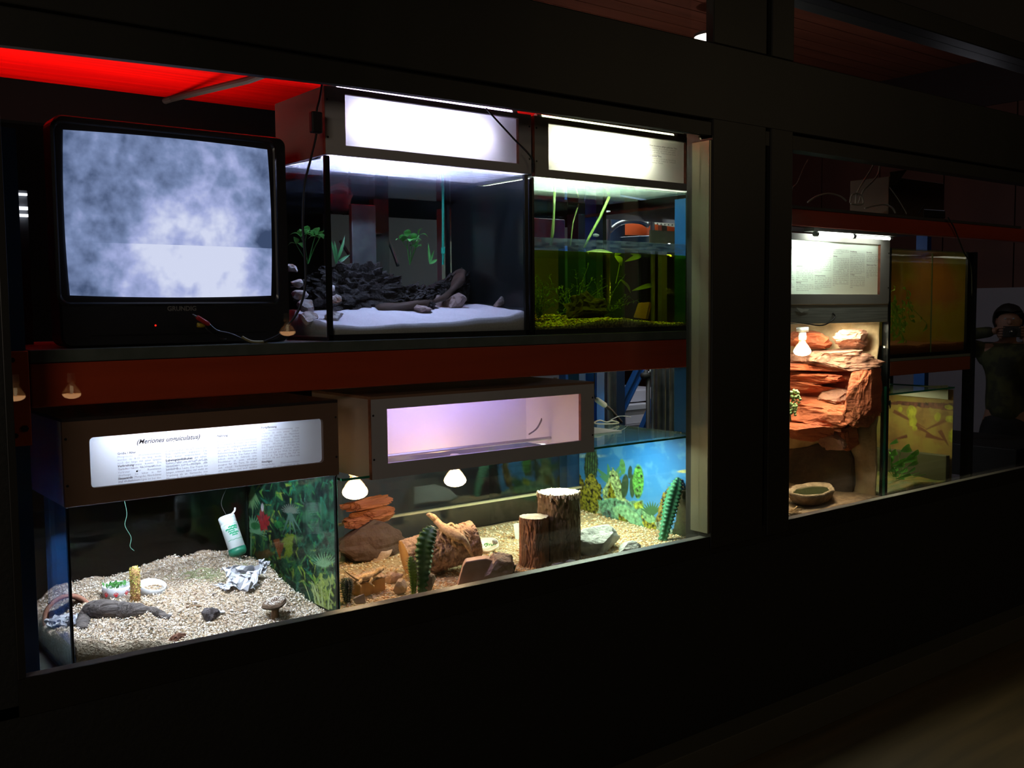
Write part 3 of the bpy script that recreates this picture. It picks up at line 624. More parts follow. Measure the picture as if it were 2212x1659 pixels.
LEAFD = mat('leaf_dark', (.05,.20,.06), .4, trans=.2)
def stemplant(name, label, base, stems, mt, lw=.05, grp=None, ll=.05):
    t = thing(name, label, 'plant', base, grp); sb = MB(); lf = MB(); base = Vector(base)
    for k, tp in enumerate(stems):
        tp = Vector(tp); mid = (base+tp)/2 + Vector((random.uniform(-.01,.01), 0, .01)); sb.tube(spline([base, mid, tp], 4), .0016, 5)
        d = (tp-base).normalized()
        for s_ in (-1, 1):
            lf.leaf(tp, tp+Vector((s_*ll*random.uniform(.7,1), random.uniform(-.02,.02), ll*random.uniform(-.35,.35))), lw*random.uniform(.7,1), .25, .2)
        lf.leaf(tp, tp+d*ll*.7+Vector((0,-.01,0)), lw*.8, .2, .2)
    sb.obj('stem', mt, t); lf.obj('leaf', mt, t, smooth=True); return t
stemplant('water_plant', 'bright green broad-leaved plant standing mid in the sand aquarium', at(885,572,2.78), [at(880,512,2.76), at(893,522,2.75), at(905,508,2.78), at(870,522,2.77), at(899,535,2.77)], LEAFG, .03, ll=.035)
stemplant('water_plant', 'green broad-leaved plant left of the left seal in the sand aquarium', at(665,570,2.80), [at(650,512,2.80), at(662,505,2.78), at(682,508,2.76), at(690,515,2.78), at(640,527,2.82)], LEAFG, .03, ll=.035)
stemplant('water_plant', 'green plant with big curled leaf at the right seal', at(1108,565,2.70), [at(1122,518,2.66), at(1128,512,2.68), at(1098,533,2.7)], LEAFG, .045, ll=.045)
def blades(name, label, base, tips, wd, mt, grp=None):
    t = thing(name, label, 'plant', base, grp); b = MB()
    for tp in tips:
        tp = Vector(tp); bs = Vector(base); b.leaf(bs, tp, wd, random.uniform(-.1,.12), .3, 8, (0,-1,.2))
    b.obj('leaf', mt, t, smooth=True); return t
blades('ribbon_plant', 'thin-bladed green plant right of the left seal', at(725,570,2.75), [at(712,512,2.74), at(722,520,2.75), at(745,508,2.76), at(756,550,2.77)], .010, LEAFD)
blades('ribbon_plant', 'small curled ribbon leaf right of the broad-leaved plant', at(928,570,2.76), [at(925,525,2.76), at(938,540,2.75), at(945,560,2.76)], .010, LEAFG)
TEAL = mat('green_acrylic', (.01,.25,.16), .3)
for (u, v0, v1, Y, lb) in ((957,480,572,2.88,'green filter pipe right of centre in the sand aquarium'), (1070,530,572,2.88,'green filter pipe near the right seal')):
    t = thing('filter_pipe', lb, 'pipe', at(u, v1, Y), 'green filter pipes')
    a = at(u, v1, Y); c_ = at(u, v0-80, Y); MB().tube([a, c_], .0045, 8).obj('pipe', TEAL, t)
    a = at(u, v0+55, Y); MB().tube([a, a+Vector((0,0,-.02))], .007, 8).obj('pipe_sleeve', mat('green_sleeve', (.02,.4,.26), .3), t)
t = thing('immersion_heater', 'black rod heater under the glass cover at the left of the aquarium', 'heater', at(640,350,2.62))
MB().tube([at(688,341,2.57), at(620,355,2.85)], .004, 8).obj('rod', CABLEB, t)
MB().tube([at(690,340,2.565), at(686,341,2.578)], .0055, 8).obj('cap', CABLEB, t)
# equipment standing behind the sand aquarium
DG = mat('grey_panel', (.13,.13,.12), .6)
tag(MB().box(at(754,500,3.1).x, at(806,500,3.1).x, 3.08, 3.10, 1.519, at(780,443,3.1).z).obj('metal_sheet', ALU, bevel=.002), 'pale-edged grey panel standing behind the sand aquarium', 'panel')
b = MB().tube(spline([at(735,520,3.16), at(765,560,3.13), at(790,535,3.12), at(812,505,3.15), at(838,520,3.18), at(860,575,3.15)]), .006, 8)
tag(b.obj('black_hose', CABLEB, smooth=True), 'black hose looping behind the sand aquarium', 'hose')
tag(MB().box(at(808,500,3.16).x, at(840,500,3.16).x, 3.16, 3.19, 1.519, 2.0).obj('filter_column', mat('column_dark', (.03,.035,.035), .4)), 'dark upright filter column behind the sand aquarium', 'filter')
tag(MB().box(at(950,500,3.16).x, at(975,500,3.16).x, 3.15, 3.18, 1.519, 1.98).obj('metal_strip', mat('strip_grey', (.14,.14,.15), .5)), 'grey vertical strip behind the green filter pipe', 'panel')
b = MB().rock(at(735,430,3.15), (.05,.03,.055), 66, 3, 3, .2)
tag(b.obj('pinkish_bag', mat('pink_bag', (.16,.13,.12), .6), smooth=True), 'crumpled pinkish bag behind the left of the sand aquarium', 'bag')

# ------------------------------------------------------------------ upper right aquarium
def pebbles(name, label, spots, r, mts, hfn, sub=0, seed=1):
    rd = random.Random(seed); b = MB(); base = bmesh.new(); bmesh.ops.create_icosphere(base, subdivisions=1, radius=1)
    V = [v.co.copy() for v in base.verts]; Fc = [[v.index for v in f.verts] for f in base.faces]; base.free()
    for (x, y) in spots:
        rr = r*rd.uniform(.6, 1.3); c = Vector((x, y, hfn(x, y)+rr*.25)); sx, sy, sz_ = rd.uniform(.8,1.3), rd.uniform(.8,1.3), rd.uniform(.5,.9); a = rd.uniform(0, 3.1)
        vv = [b.bm.verts.new(c+Vector(((p.x*sx*math.cos(a)-p.y*sy*math.sin(a))*rr, (p.x*sx*math.sin(a)+p.y*sy*math.cos(a))*rr, p.z*sz_*rr))) for p in V]
        k = rd.randrange(len(mts))
        for f in Fc: fc = b.bm.faces.new([vv[i] for i in f]); fc.material_index = k
    b.nr = 1; o = b.obj(name, mts); o['kind'] = 'stuff'; o['label'] = label; o['category'] = 'gravel'; return o
def h_ur(x, y): return 1.552+.010*math.sin(x*11)+.05*max(0, y-2.55)+.004*noise.noise(Vector((x*20, y*20, 1)))
GRV = [mat('gravel_a', (.72,.62,.25), .7), mat('gravel_b', (.85,.8,.4), .7), mat('gravel_c', (.42,.2,.05), .7), mat('gravel_d', (.12,.10,.04), .7)]
heap('gravel_bed', 2.058, 2.784, 2.510, 2.942, 1.528, h_ur, mat('gravel_base', (.10,.08,.03), .9, bump=(150,1,.01), var=(120, (.3,.25,.08), .45, .6)), ('dark gravel bed under the murky water', 'gravel'), 60, 30)
rd = random.Random(4)
pebbles('gravel_pebbles', 'yellow and brown pebbles strewn on the bed of the murky aquarium', [(rd.uniform(2.065, 2.778), 2.515+.42*rd.random()**1.6) for _ in range(3200)], .0042, GRV, h_ur)
GPL = mat('algae_green', (.16,.26,.03), .6, trans=.3); GPB = mat('pale_weed', (.40,.50,.06), .5, trans=.3)
MUD = mat('mud_rock', (.06,.045,.014), .9, bump=(60,.8,.01))
rocky('mud_stone', 'dark mossy stone left on the gravel of the murky aquarium', (2.14,2.68,1.60), (.06,.06,.045), 12, MUD, 3)
rocky('mud_stone', 'dark lump of root mid in the murky aquarium', (2.42,2.66,1.60), (.085,.06,.055), 13, MUD, 4, 6, .3)
tag(MB().hexa([at(1368,686,2.68), at(1395,690,2.66), at(1400,690,2.72), at(1372,684,2.74), at(1378,655,2.70), at(1404,652,2.68), at(1408,655,2.72), at(1384,653,2.74)]).obj('clay_shard', mat('terracotta_dull', (.32,.12,.05), .8), bevel=.003), 'reddish clay shard stuck in the murky aquarium gravel', 'clay shard')
def weed(label, c, n, sz_, mt, seed, grp):
    rd = random.Random(seed); t = thing('water_weed', label, 'plant', c, grp); b = MB(); s2_ = MB(); c = Vector(c)
    for k in range(n):
        tip = c+Vector((rd.gauss(0, sz_[0]), rd.gauss(0, sz_[1]), abs(rd.gauss(sz_[2], sz_[2]*.5))))
        P = spline([c+Vector((rd.gauss(0,.01), rd.gauss(0,.01), 0)), (c+tip)/2+Vector((rd.gauss(0,.012), 0, .01)), tip], 4); s2_.tube(P, .0009, 4)
        for p in P[2:]:
            for _ in range(2): q = p+Vector((rd.gauss(0,.012), rd.gauss(0,.010), rd.gauss(.002,.008))); b.leaf(p, q, .006, .1, .2, 3)
    s2_.obj('stem', mt, t); b.obj('leaf', mt, t); return t
weed('dark green bushy weed left in the murky water', (2.25,2.72,1.57), 26, (.05,.05,.09), GPL, 1, 'weeds in the murky aquarium')
weed('dark green weed mid behind the root lump', (2.50,2.80,1.57), 26, (.06,.04,.10), GPL, 2, 'weeds in the murky aquarium')
weed('dark green weed by the clay shard', (2.68,2.82,1.57), 26, (.05,.04,.08), GPL, 3, 'weeds in the murky aquarium')
weed('feathery weed in the left corner of the murky water', (2.11,2.66,1.58), 16, (.02,.03,.11), GPL, 4, 'weeds in the murky aquarium')
t = thing('floating_plant', 'pale plant with long stem rising to the murky water surface', 'plant', at(1345,625,2.64))
MB().tube(spline([at(1330,612,2.62), at(1336,585,2.62), at(1340,560,2.62)]), .0015, 5).tube(spline([at(1362,632,2.64), at(1345,605,2.63), at(1335,612,2.62)]), .0012, 5).obj('stem', GPB, t)
b = MB(); b.leaf(at(1328,552,2.62), at(1342,575,2.60), .028, .2, .2, 8, (0,-1,0)); b.leaf(at(1350,565,2.62), at(1385,553,2.62), .018, .3, .2, 8, (0,-1,.3)); b.leaf(at(1340,604,2.63), at(1362,628,2.64), .012, .1, .2, 8, (0,-1,0)); b.leaf(at(1365,628,2.64), at(1405,620,2.66), .018, .3, .2, 8, (0,-1,.3)); b.leaf(at(1330,550,2.62), at(1262,545,2.7), .02, .1, .2, 8, (0,-1,.3))
b.obj('leaf', GPB, t, smooth=True)
REED = mat('reed_stem', (.22,.36,.08), .4)
tag(MB().tube([at(1316,425,2.70), at(1296,470,2.72), at(1274,510,2.74), at(1262,535,2.75)], [.005,.0055,.005,.004], 8).obj('reed_stem', REED, smooth=True), 'green slanting reed stem above the murky water', 'plant')
tag(MB().tube([at(1198,415,2.72), at(1197,450,2.72), at(1194,500,2.73), at(1190,530,2.74)], [.005,.004,.006,.005], 8).obj('reed_stem', mat('reed_dark', (.12,.18,.05), .5), smooth=True), 'dark upright reed stem left in the murky aquarium', 'plant')
tag(MB().tube([at(1250,440,2.88), at(1238,480,2.88), at(1232,530,2.88)], .003, 6).obj('reed_stem', mat('reed_dark', (0,0,0)), smooth=True), 'thin faint reed stem behind the slanting one', 'plant')
tag(MB().rock(at(1287,508,2.80), (.015,.01,.008), 71, 2, 4).obj('suction_cup', glass('cup', (.7,.8,.8), 1.5, haze=.4, hazecol=(.7,.8,.8))), 'small clear suction cup at the end of the slanting reed', 'suction cup')
# things behind the upper right aquarium
tag(MB().hexa([at(1340,537,3.25), at(1490,548,3.25), at(1490,548,3.28), at(1340,537,3.28), at(1340,512,3.25), at(1490,505,3.25), at(1490,505,3.28), at(1340,512,3.28)]).obj('rear_beam', BLUE, bevel=.003), 'blue horizontal beam behind the murky aquarium', 'beam')
tag(MB().hexa([at(1350,508,3.7), at(1490,510,3.7), at(1490,510,3.74), at(1350,508,3.74), at(1350,466,3.7), at(1490,478,3.7), at(1490,478,3.74), at(1350,466,3.74)]).obj('rear_beam', mat('dull_orange', (.5,.07,.015), .4), bevel=.003), 'orange-red rear beam behind the chrome arch', 'beam')
t = thing('slotted_profile', 'grey slotted steel profile behind the upper right aquarium', 'profile', at(1440,490,3.6))
MB().hexa([at(1384,480,3.6), at(1495,496,3.6), at(1495,496,3.63), at(1384,480,3.63), at(1384,469,3.6), at(1495,472,3.6), at(1495,472,3.63), at(1384,469,3.63)]).obj('rail', mat('profile_beige', (.30,.29,.24), .5), t)
MB().box(at(1440,480,3.6).x, at(1440,480,3.6).x+.04, 3.634, 3.66, 0, at(1440,480,3.6).z).obj('stand', ALU, t)
h = MB()
for k in range(11): h.lathe([(.004,0),(.004,.001)], at(1412+k*8, 483+k*.6, 3.5995), 8, (0,-1,0))
h.obj('hole', BLK, t)
tag(MB().tube(spline([Vector((at(1313,530,3.4).x,3.4,0)), at(1313,530,3.4), at(1318,500,3.4), at(1340,482,3.4), at(1372,478,3.4), at(1398,488,3.4), at(1410,525,3.4), Vector((at(1410,525,3.4).x,3.4,0))]), .011, 10).obj('tube_arch', ALU, smooth=True), 'chrome tube arch like a chair back behind the murky aquarium', 'chair back')
tag(MB().box(at(1148,500,3.3).x, at(1221,500,3.3).x, 3.30, 3.34, at(1180,535,3.3).z, at(1180,472,3.3).z).obj('storage_crate', mat('crate_grey', (.22,.24,.28), .5), bevel=.004), 'grey plastic crate behind the left of the murky aquarium', 'crate')
tag(MB().box(at(1280,460,3.8).x, at(1350,460,3.8).x, 3.8, 3.9, 0, at(1320,470,3.8).z).obj('blue_bin', mat('blue_bin', (.02,.045,.10), .5), bevel=.004), 'dark blue bin far behind the murky aquarium', 'bin')

# ------------------------------------------------------------------ gerbil terrarium
LF = [(.618,.822),(.66,.812),(.72,.787),(.78,.789),(.82,.778),(.87,.752),(1.0,.750),(1.2,.748),(1.33,.738)]
LB = [(.618,.772),(.66,.780),(.73,.813),(.9,.822),(1.05,.842),(1.18,.850),(1.25,.835),(1.30,.76),(1.33,.745)]
def h_ll(x, y):
    k = min(1, max(0, (y-2.51)/.30)); k = k*k*(3-2*k); z = interp(LF, x)*(1-k)+interp(LB, x)*k
    if y > 2.95: z -= .10*(y-2.95)
    z += .014*noise.fractal(Vector((x*11, y*11, 2)), .8, 2, 4)*min(1,(k+.3))
    z += .030*math.exp(-(((x-.83)/.055)**2+((y-2.60)/.04)**2))
    z -= .012*math.exp(-(((x-.96)/.05)**2+((y-2.60)/.04)**2))
    return z
def surf(u, v, lift=0, hf=None, ya=2.512, yb=3.10):
    hf = hf or h_ll; Y = ya
    while Y < yb:
        p = at(u, v, Y)
        if p.z <= hf(p.x, p.y)+lift: return p
        Y += .0015
    return p
SHAV = mat('shavings_base', (.62,.50,.38), .95, var=(70, (.36,.25,.16), .45, .7), bump=(160,1,.012))
heap('shavings_bed', .626, 1.324, 2.510, 3.122, .723, h_ll, SHAV, ('pale wood shavings heaped over the floor of the gerbil terrarium', 'bedding'), 110, 80)
rd = random.Random(11); b = MB(); FL = [mat('flake_a', (.80,.70,.58), .9), mat('flake_b', (.92,.86,.78), .9), mat('flake_c', (.62,.46,.30), .9), mat('flake_d', (.42,.29,.17), .9)]
for k in range(15000):
    x = rd.uniform(.632, 1.318); y = 2.518+.59*rd.random()**1.3; z = h_ll(x, y)+rd.uniform(.0005,.006)
    L_ = rd.uniform(.003,.0085); wd = rd.uniform(.0015,.0035); a = rd.uniform(0, 6.28); tl = rd.gauss(0,.5)
    d = Vector((math.cos(a)*math.cos(tl), math.sin(a)*math.cos(tl), math.sin(tl))); s_ = d.cross(Vector((rd.gauss(0,.5), rd.gauss(0,.5), 1))).normalized(); u_ = s_.cross(d)
    c = Vector((x, y, z)); rows = []
    for i in range(3): p = c+d*L_*(i-1)*.5+u_*(.0015 if i == 1 else 0)*rd.uniform(.5,1.6); rows.append((b.bm.verts.new(p-s_*wd/2), b.bm.verts.new(p+s_*wd/2)))
    m_ = rd.choice((0,0,1,1,1,2,2,3))
    for i in range(2): f = b.bm.faces.new((rows[i][0], rows[i][1], rows[i+1][1], rows[i+1][0])); f.material_index = m_
b.nr = 1; o = b.obj('shavings_flakes', FL); o['kind'] = 'stuff'; o['label'] = 'loose curled wood flakes on top of the bedding'; o['category'] = 'bedding'
def bowl(label, c, r, h_, tilt, fill, crown=False):
    c = Vector(c); ax = Vector((math.sin(tilt[0]), -math.sin(tilt[1]), 1)); t = thing('feeding_bowl', label, 'bowl', c, 'white feeding bowls in the shavings')
    b = MB().lathe([(r*.85,0),(r*.97,h_*.2),(r,h_*.97),(r*.98,h_),(r*.93,h_*.98),(r*.9,h_*.35),(.001,h_*.3)], c, 36, ax); b.obj('dish', WHITEP, t, smooth=True)
    return t, ax
c = surf(259,1289)+Vector((0,.030,0)); rB = .038
c.z = h_ll(c.x, c.y)-.003
bw, ax = bowl('white feeding bowl with red paw marks, left of the seed stick', c, rB, .032, (0,.05), None)
h = MB(); REDM = mat('paw_red', (.62,.03,.04), .5)
for ang in (-150, -108, -62, -25):
    for (da, dz, s_) in ((0,.010,.0045),(-6,.0155,.0018),(0,.018,.0018),(6,.0155,.0018),(-9,.0125,.0014),(9,.0125,.0014)):
        a = math.radians(ang+da); rr = rB*.995; p = c+Vector((rr*math.cos(a), rr*math.sin(a), dz))
        h.lathe([(s_,-.0002),(s_*.9,.0006)], p, 8, (math.cos(a), math.sin(a), 0))
h.obj('paw_mark', REDM, bw)
b = MB(); rd = random.Random(3)
for k in range(40):
    p = c+Vector((rd.gauss(0,.014), rd.gauss(0,.014), .022+rd.random()*.008)); b.leaf(p, p+Vector((rd.gauss(0,.01), rd.gauss(0,.01), rd.uniform(0,.014))), .008, .2, .2, 3)
b.leaf(c+Vector((-.026,-.01,.02)), c+Vector((-.033,-.01,.052)), .006, 0, .2, 4)
tag(b.obj('leafy_greens', LEAFG), 'green leaf salad in the bowl with paw marks', 'food')
c2 = surf(336,1284)+Vector((.0,.034,0)); c2.z = h_ll(c2.x, c2.y)-.004
bw2, ax2 = bowl('white feeding bowl with grain, right of the seed stick', c2, .038, .026, (.10,.25), None)
sp = [(c2.x+rr*math.cos(a), c2.y+rr*math.sin(a)) for rr, a in ((.03*math.sqrt(rd.random()), rd.random()*6.28) for _ in range(160))]
pebbles('seed_mix', 'mixed seeds filling the right bowl', sp, .0028, [FL[0], FL[2], FL[3]], lambda x, y: c2.z+.013)
# seed stick
a = surf(296,1300)+Vector((0,.01,0)); a.z = h_ll(a.x, a.y)-.004; tz = a.z+.096
t = thing('seed_stick', 'yellow-brown seed stick standing upright between the white bowls', 'pet treat', a)
SEED = [mat('seed_a', (.55,.34,.14), .7), mat('seed_b', (.70,.62,.12), .7), mat('seed_c', (.35,.50,.10), .7), mat('seed_d', (.38,.17,.07), .7)]
MB().lathe([(.010,0),(.012,.01),(.0125,.07),(.011,.088),(.005,.096)], a, 16).obj('core', SEED[0], t, smooth=True)
b = MB(); rd = random.Random(9)
for k in range(620):
    zz = rd.uniform(.002,.094); an = rd.uniform(0, 6.28); rr = .0122*(1 if zz < .085 else (1-(zz-.085)/.02)); p = a+Vector((rr*math.cos(an), rr*math.sin(an), zz)); q = p+Vector((rd.gauss(0,.0018), rd.gauss(0,.0018), rd.gauss(0,.003)))
    n0 = len(b.bm.faces); b.tube([p, q], [.0014,.0008], 4); b.bm.faces.ensure_lookup_table()
    m_ = 3 if zz < .018 and rd.random() < .8 else rd.choice((0,0,1,1,2,3))
    for f in b.bm.faces[n0:]: f.material_index = m_
o = b.obj('seed', SEED, t); o['kind'] = 'stuff'
# bark arch
BARK = mat('grey_bark', (.12,.10,.095), .9, var=(14, (.06,.05,.05), .4, .65), bump=(30,1,.012), stretch=(.4,3,3))
P = [surf(176,1358,.003), surf(182,1338,.010), surf(196,1320,.016), surf(225,1316,.016), surf(260,1321,.012), surf(300,1322,.010), surf(335,1326,.008), surf(366,1336,.002)]
b = MB(); S_ = spline(P, 8); n = len(S_)
b.tube(S_, [.012+.014*math.sin(math.pi*min(1, (i/n)*1.1))+.003*noise.noise(Vector((i*.35,0,0))) for i in range(n)], 14, sq=.75)
for v in b.bm.verts: v.co += Vector((0,0,1))*.004*noise.fractal(Vector((v.co.x*20, v.co.y*90, v.co.z*90)), 1, 2, 3)
tag(b.obj('bark_branch', BARK, smooth=True), 'long grey bent piece of bark half buried in the shavings', 'bark')
rocky('dark_stone', 'dark grey stone half covered by shavings right of the bark', surf(455,1326,.006), (.024,.02,.028), 31, mat('dark_stone', (.07,.06,.065), .9, bump=(50,.8,.01)), 3, 8, .2)
tag(MB().rock(surf(383,1380,.004), (.030,.012,.014), 33, 3, 6, .2, 3, .5).obj('wood_chunk', mat('chunk_brown', (.14,.055,.03), .8, bump=(40,.8,.01))), 'dark red-brown wood chunk at the front glass of the shavings', 'wood piece')
tag(MB().tube(spline([surf(402,1312,.003), surf(420,1309,.004), surf(436,1310,.003)]), [.003]*12+[.001], 6).obj('twig', mat('twig_brown', (.18,.11,.06), .9)), 'short brown twig on the shavings near the dark stone', 'twig')
# mushroom-shaped stool
a = surf(605,1345)+Vector((0,.03,.042))
t = thing('cork_stool', 'mushroom-shaped cork stool dusted with shavings at the front right', 'hide', (a.x, a.y, h_ll(a.x, a.y)))
MS = mat('cork_brown', (.10,.06,.035), .9, bump=(70,.8,.006)); a.z += .004
MB().lathe([(.012,-.045),(.010,-.02),(.014,-.004)], a, 14).obj('stem', mat('cork_stem', (.22,.13,.07), .9), t, smooth=True)
MB().lathe([(.012,-.006),(.031,-.004),(.035,.002),(.032,.008),(.006,.012)], a, 26, (-.25,0,1), fn=lambda t_, z: 1+.07*math.sin(3*t_)+.04*math.sin(7*t_)).obj('cap', MS, t)
b = MB(); rd = random.Random(5)
for k in range(420):
    an, rr = rd.random()*6.28, .028*math.sqrt(rd.random()); p = a+Vector((rr*math.cos(an), rr*math.sin(an), .009+.25*rr*math.cos(an)+rd.random()*.010*(1-rr/.03)))
    q = p+Vector((rd.gauss(0,.003), rd.gauss(0,.003), rd.gauss(0,.002))); b.leaf(p, q, .002, .2, .2, 2)
o = b.obj('shavings_on_stool', FL[1]); o['kind'] = 'stuff'; o['label'] = 'little heap of shavings on the cork stool'; o['category'] = 'bedding'
# terracotta pot half, with tissue
c = at(118,1352,2.66); c.z = h_ll(max(c.x,.63), c.y)-.012
t = thing('clay_pot', 'terracotta pot lying half buried in the left corner of the shavings', 'pot', c)
MB().lathe([(.052,-.055),(.050,-.05),(.058,0),(.064,.0),(.064,.014),(.054,.014),(.052,.0),(.044,-.05)], Vector((.692,2.835,.783)), 36, (-.12,-1,.10), cap=False).obj('pot_body', mat('terracotta', (.42,.19,.13), .8, var=(20, (.34,.15,.10), .4, .6)), t, smooth=True)
def crumple(name, label, P, cat='paper', mt=None, seed=0, amp=.012, nu=14, nv=10):
    a, b_, c_, d_ = [Vector(p) for p in P]
    def fn(u, v):
        p = (a*(1-u)+b_*u)*(1-v)+(d_*(1-u)+c_*u)*v; q = Vector((u*3.1, v*2.7, seed))
        n_ = noise.cell_vector(q*1.3) if False else noise.noise_vector(q*1.6)
        return p+n_*amp+noise.noise_vector(q*4)*amp*.35
    return tag(MB().grid(fn, nu, nv).obj(name, mt or mat('tissue_white', (.80,.82,.90), .9, trans=.3), solid=.0006), label, cat)
crumple('crumpled_paper', 'torn white paper crumpled on the shavings below the water bottle', [surf(492,1272,.01), surf(556,1272,.012), surf(560,1265,.02)+Vector((.02,.05,.045)), surf(500,1265,.02)+Vector((-.01,.05,.040))], seed=1, amp=.020)
crumple('crumpled_paper', 'white paper tip standing up right of the torn paper', [surf(556,1262,.02)+Vector((.02,.04,.02)), surf(576,1262,.02)+Vector((.02,.04,.02)), surf(572,1262,.02)+Vector((.03,.04,.055)), surf(560,1262,.02)+Vector((.02,.04,.062))], seed=2, amp=.012)
crumple('crumpled_paper', 'small flat white paper left of the torn paper', [surf(464,1262,.012), surf(485,1276,.008), surf(498,1266,.012), surf(482,1260,.016)], seed=3, amp=.006)
for i, (u, v, s_, lb) in enumerate(((120,1350,.030,'white tissue shreds before the clay pot, at the left pane'), (97,1360,.022,'tissue shred leftmost before the clay pot'), (146,1352,.022,'tissue shred behind the left glass edge'), (166,1342,.016,'tissue shred at the foot of the bark'))):
    p = surf(u, v, .004); p.x = max(p.x, .655); s2_ = s_
    crumple('tissue_shred', lb, [p+Vector((-s2_,-.01,0)), p+Vector((s2_,-.01,.002)), p+Vector((s2_,.02,.018)), p+Vector((-s2_,.02,.012))], seed=5+i, amp=.016, nu=10, nv=8)
rd = random.Random(21)
for i, (u, v) in enumerate(((368,1326),(480,1322),(500,1318),(530,1320),(421,1300),(462,1283),(450,1345))):
    p = surf(u, v, .006); b = MB(); s_ = rd.uniform(.006,.009)
    v4 = [b.bm.verts.new(p+Vector((s_*math.cos(k*1.57+i), s_*math.sin(k*1.57+i), rd.uniform(-.002,.004)))) for k in range(4)]; b.bm.faces.new(v4)
    tag(b.obj('paper_scrap', mat('tissue_white', (0,0,0)), solid=.0005), 'small white paper scrap on the shavings', 'paper', 'scattered paper scraps')
# hay
b = MB(); rd = random.Random(8)
for k in range(240):
    u = rd.choice((rd.gauss(430,25), rd.gauss(470,14), rd.gauss(538,12))); v = rd.gauss(1240,6) if u < 500 else rd.gauss(1232,7)
    p = surf(u, v+14, .004)+Vector((0,.02,rd.random()*.016)); p.x = min(p.x, 1.29); q = p+Vector((rd.gauss(0,.022), rd.gauss(0,.012), rd.gauss(.002,.010))); q.x = min(q.x, 1.31)
    b.tube([p, (p+q)/2+Vector((0,0,rd.gauss(0,.004))), q], .0006, 4)
b.tube(spline([surf(408,1252,.004), surf(430,1252,.01)+Vector((0,0,.03)), surf(462,1245,.01)+Vector((0,0,.02))]), .0014, 5)
o = b.obj('hay_tuft', mat('hay', (.34,.38,.20), .9)); o['kind'] = 'stuff'; o['label'] = 'tufts of greenish hay along the back of the shavings'; o['category'] = 'hay'
# drinking bottle
a = at(488,1114,2.94); c_ = at(512,1186,2.90); d = (c_-a).normalized(); L_ = (c_-a).length
t = thing('drinking_bottle', 'white drinking bottle with green print hanging tilted in the gerbil tank', 'bottle', c_)
R_ = .0255
MB().lathe([(R_*.8,0),(R_,.004),(R_,.022),(R_*.93,.024),(R_*1.0,.027),(R_,L_*.96),(R_*.9,L_)], a, 28, d).obj('bottle_body', mat('milky_plastic', (.72,.80,.82), .35), t, smooth=True)
MB().lathe([(R_*1.04,0),(R_*1.06,.016),(R_*.8,.024),(.006,.027)], c_-d*.004, 28, d, fn=lambda t_, z: 1+.02*math.cos(14*t_)).obj('screw_cap', mat('green_cap', (.02,.20,.12), .35), t, smooth=True)
MB().tube([c_+d*.02, c_+d*.034, c_+d*.052+Vector((-.006,0,0))], [.005,.004,.0035], 10).obj('spout', mat('clear_spout', (.6,.65,.68), .2), t, smooth=True)
ref = Vector((0,-1,0)); s_ = d.cross(ref).normalized(); nrm = s_.cross(d).normalized()
if nrm.y > 0: nrm = -nrm; 
h = MB()
for (l0, l1, a0, a1) in ((.030,.031,-60,60),(.036,.041,-35,30),(.043,.048,-30,55),(.050,.054,-10,40),(.056,.061,-35,35),(.063,.067,-20,20),(.078,.0795,-60,60),(.010,.011,-50,50)):
    N_ = 10; rws = []
    for i in range(N_+1):
        an = math.radians(a0+(a1-a0)*i/N_); dr = nrm*math.cos(an)+s_*math.sin(an); w_ = .0012*math.sin(i*2.1)
        rws.append((h.bm.verts.new(a+d*(l0+w_)+dr*(R_*1.01)), h.bm.verts.new(a+d*(l1+w_)+dr*(R_*1.01))))
    for i in range(N_): h.bm.faces.new((rws[i][0], rws[i+1][0], rws[i+1][1], rws[i][1]))
h.obj('green_print', mat('print_green', (.03,.45,.22), .5), t)
b = MB(); b.tube(spline([a+Vector((.018,0,.002)), a+Vector((.028,0,.012)), a+Vector((.030,0,.022))]), [.003]*12+[.002], 6); b.obj('hanging_lug', WHITEP, t)
MB().tube(spline([a+Vector((.0,.0,.004)), at(478,1085,3.0), at(492,1050,3.05)]), .0007, 4).obj('wire', ALU, t)
tag(MB().tube(spline([at(268,1078,3.0), at(274,1110,3.0), at(270,1135,3.0), at(283,1160,3.0), at(281,1180,3.0), at(290,1190,3.0)]), .0008, 4).obj('green_thread', mat('thread', (.15,.35,.25), .6)), 'thin green thread hanging in the gerbil tank', 'thread')
MB().box(at(407,1060,2.7).x, at(490,1060,2.7).x, 2.66, 2.74, 1.136, 1.146).obj('bottom_slat', CABLEB, h3)
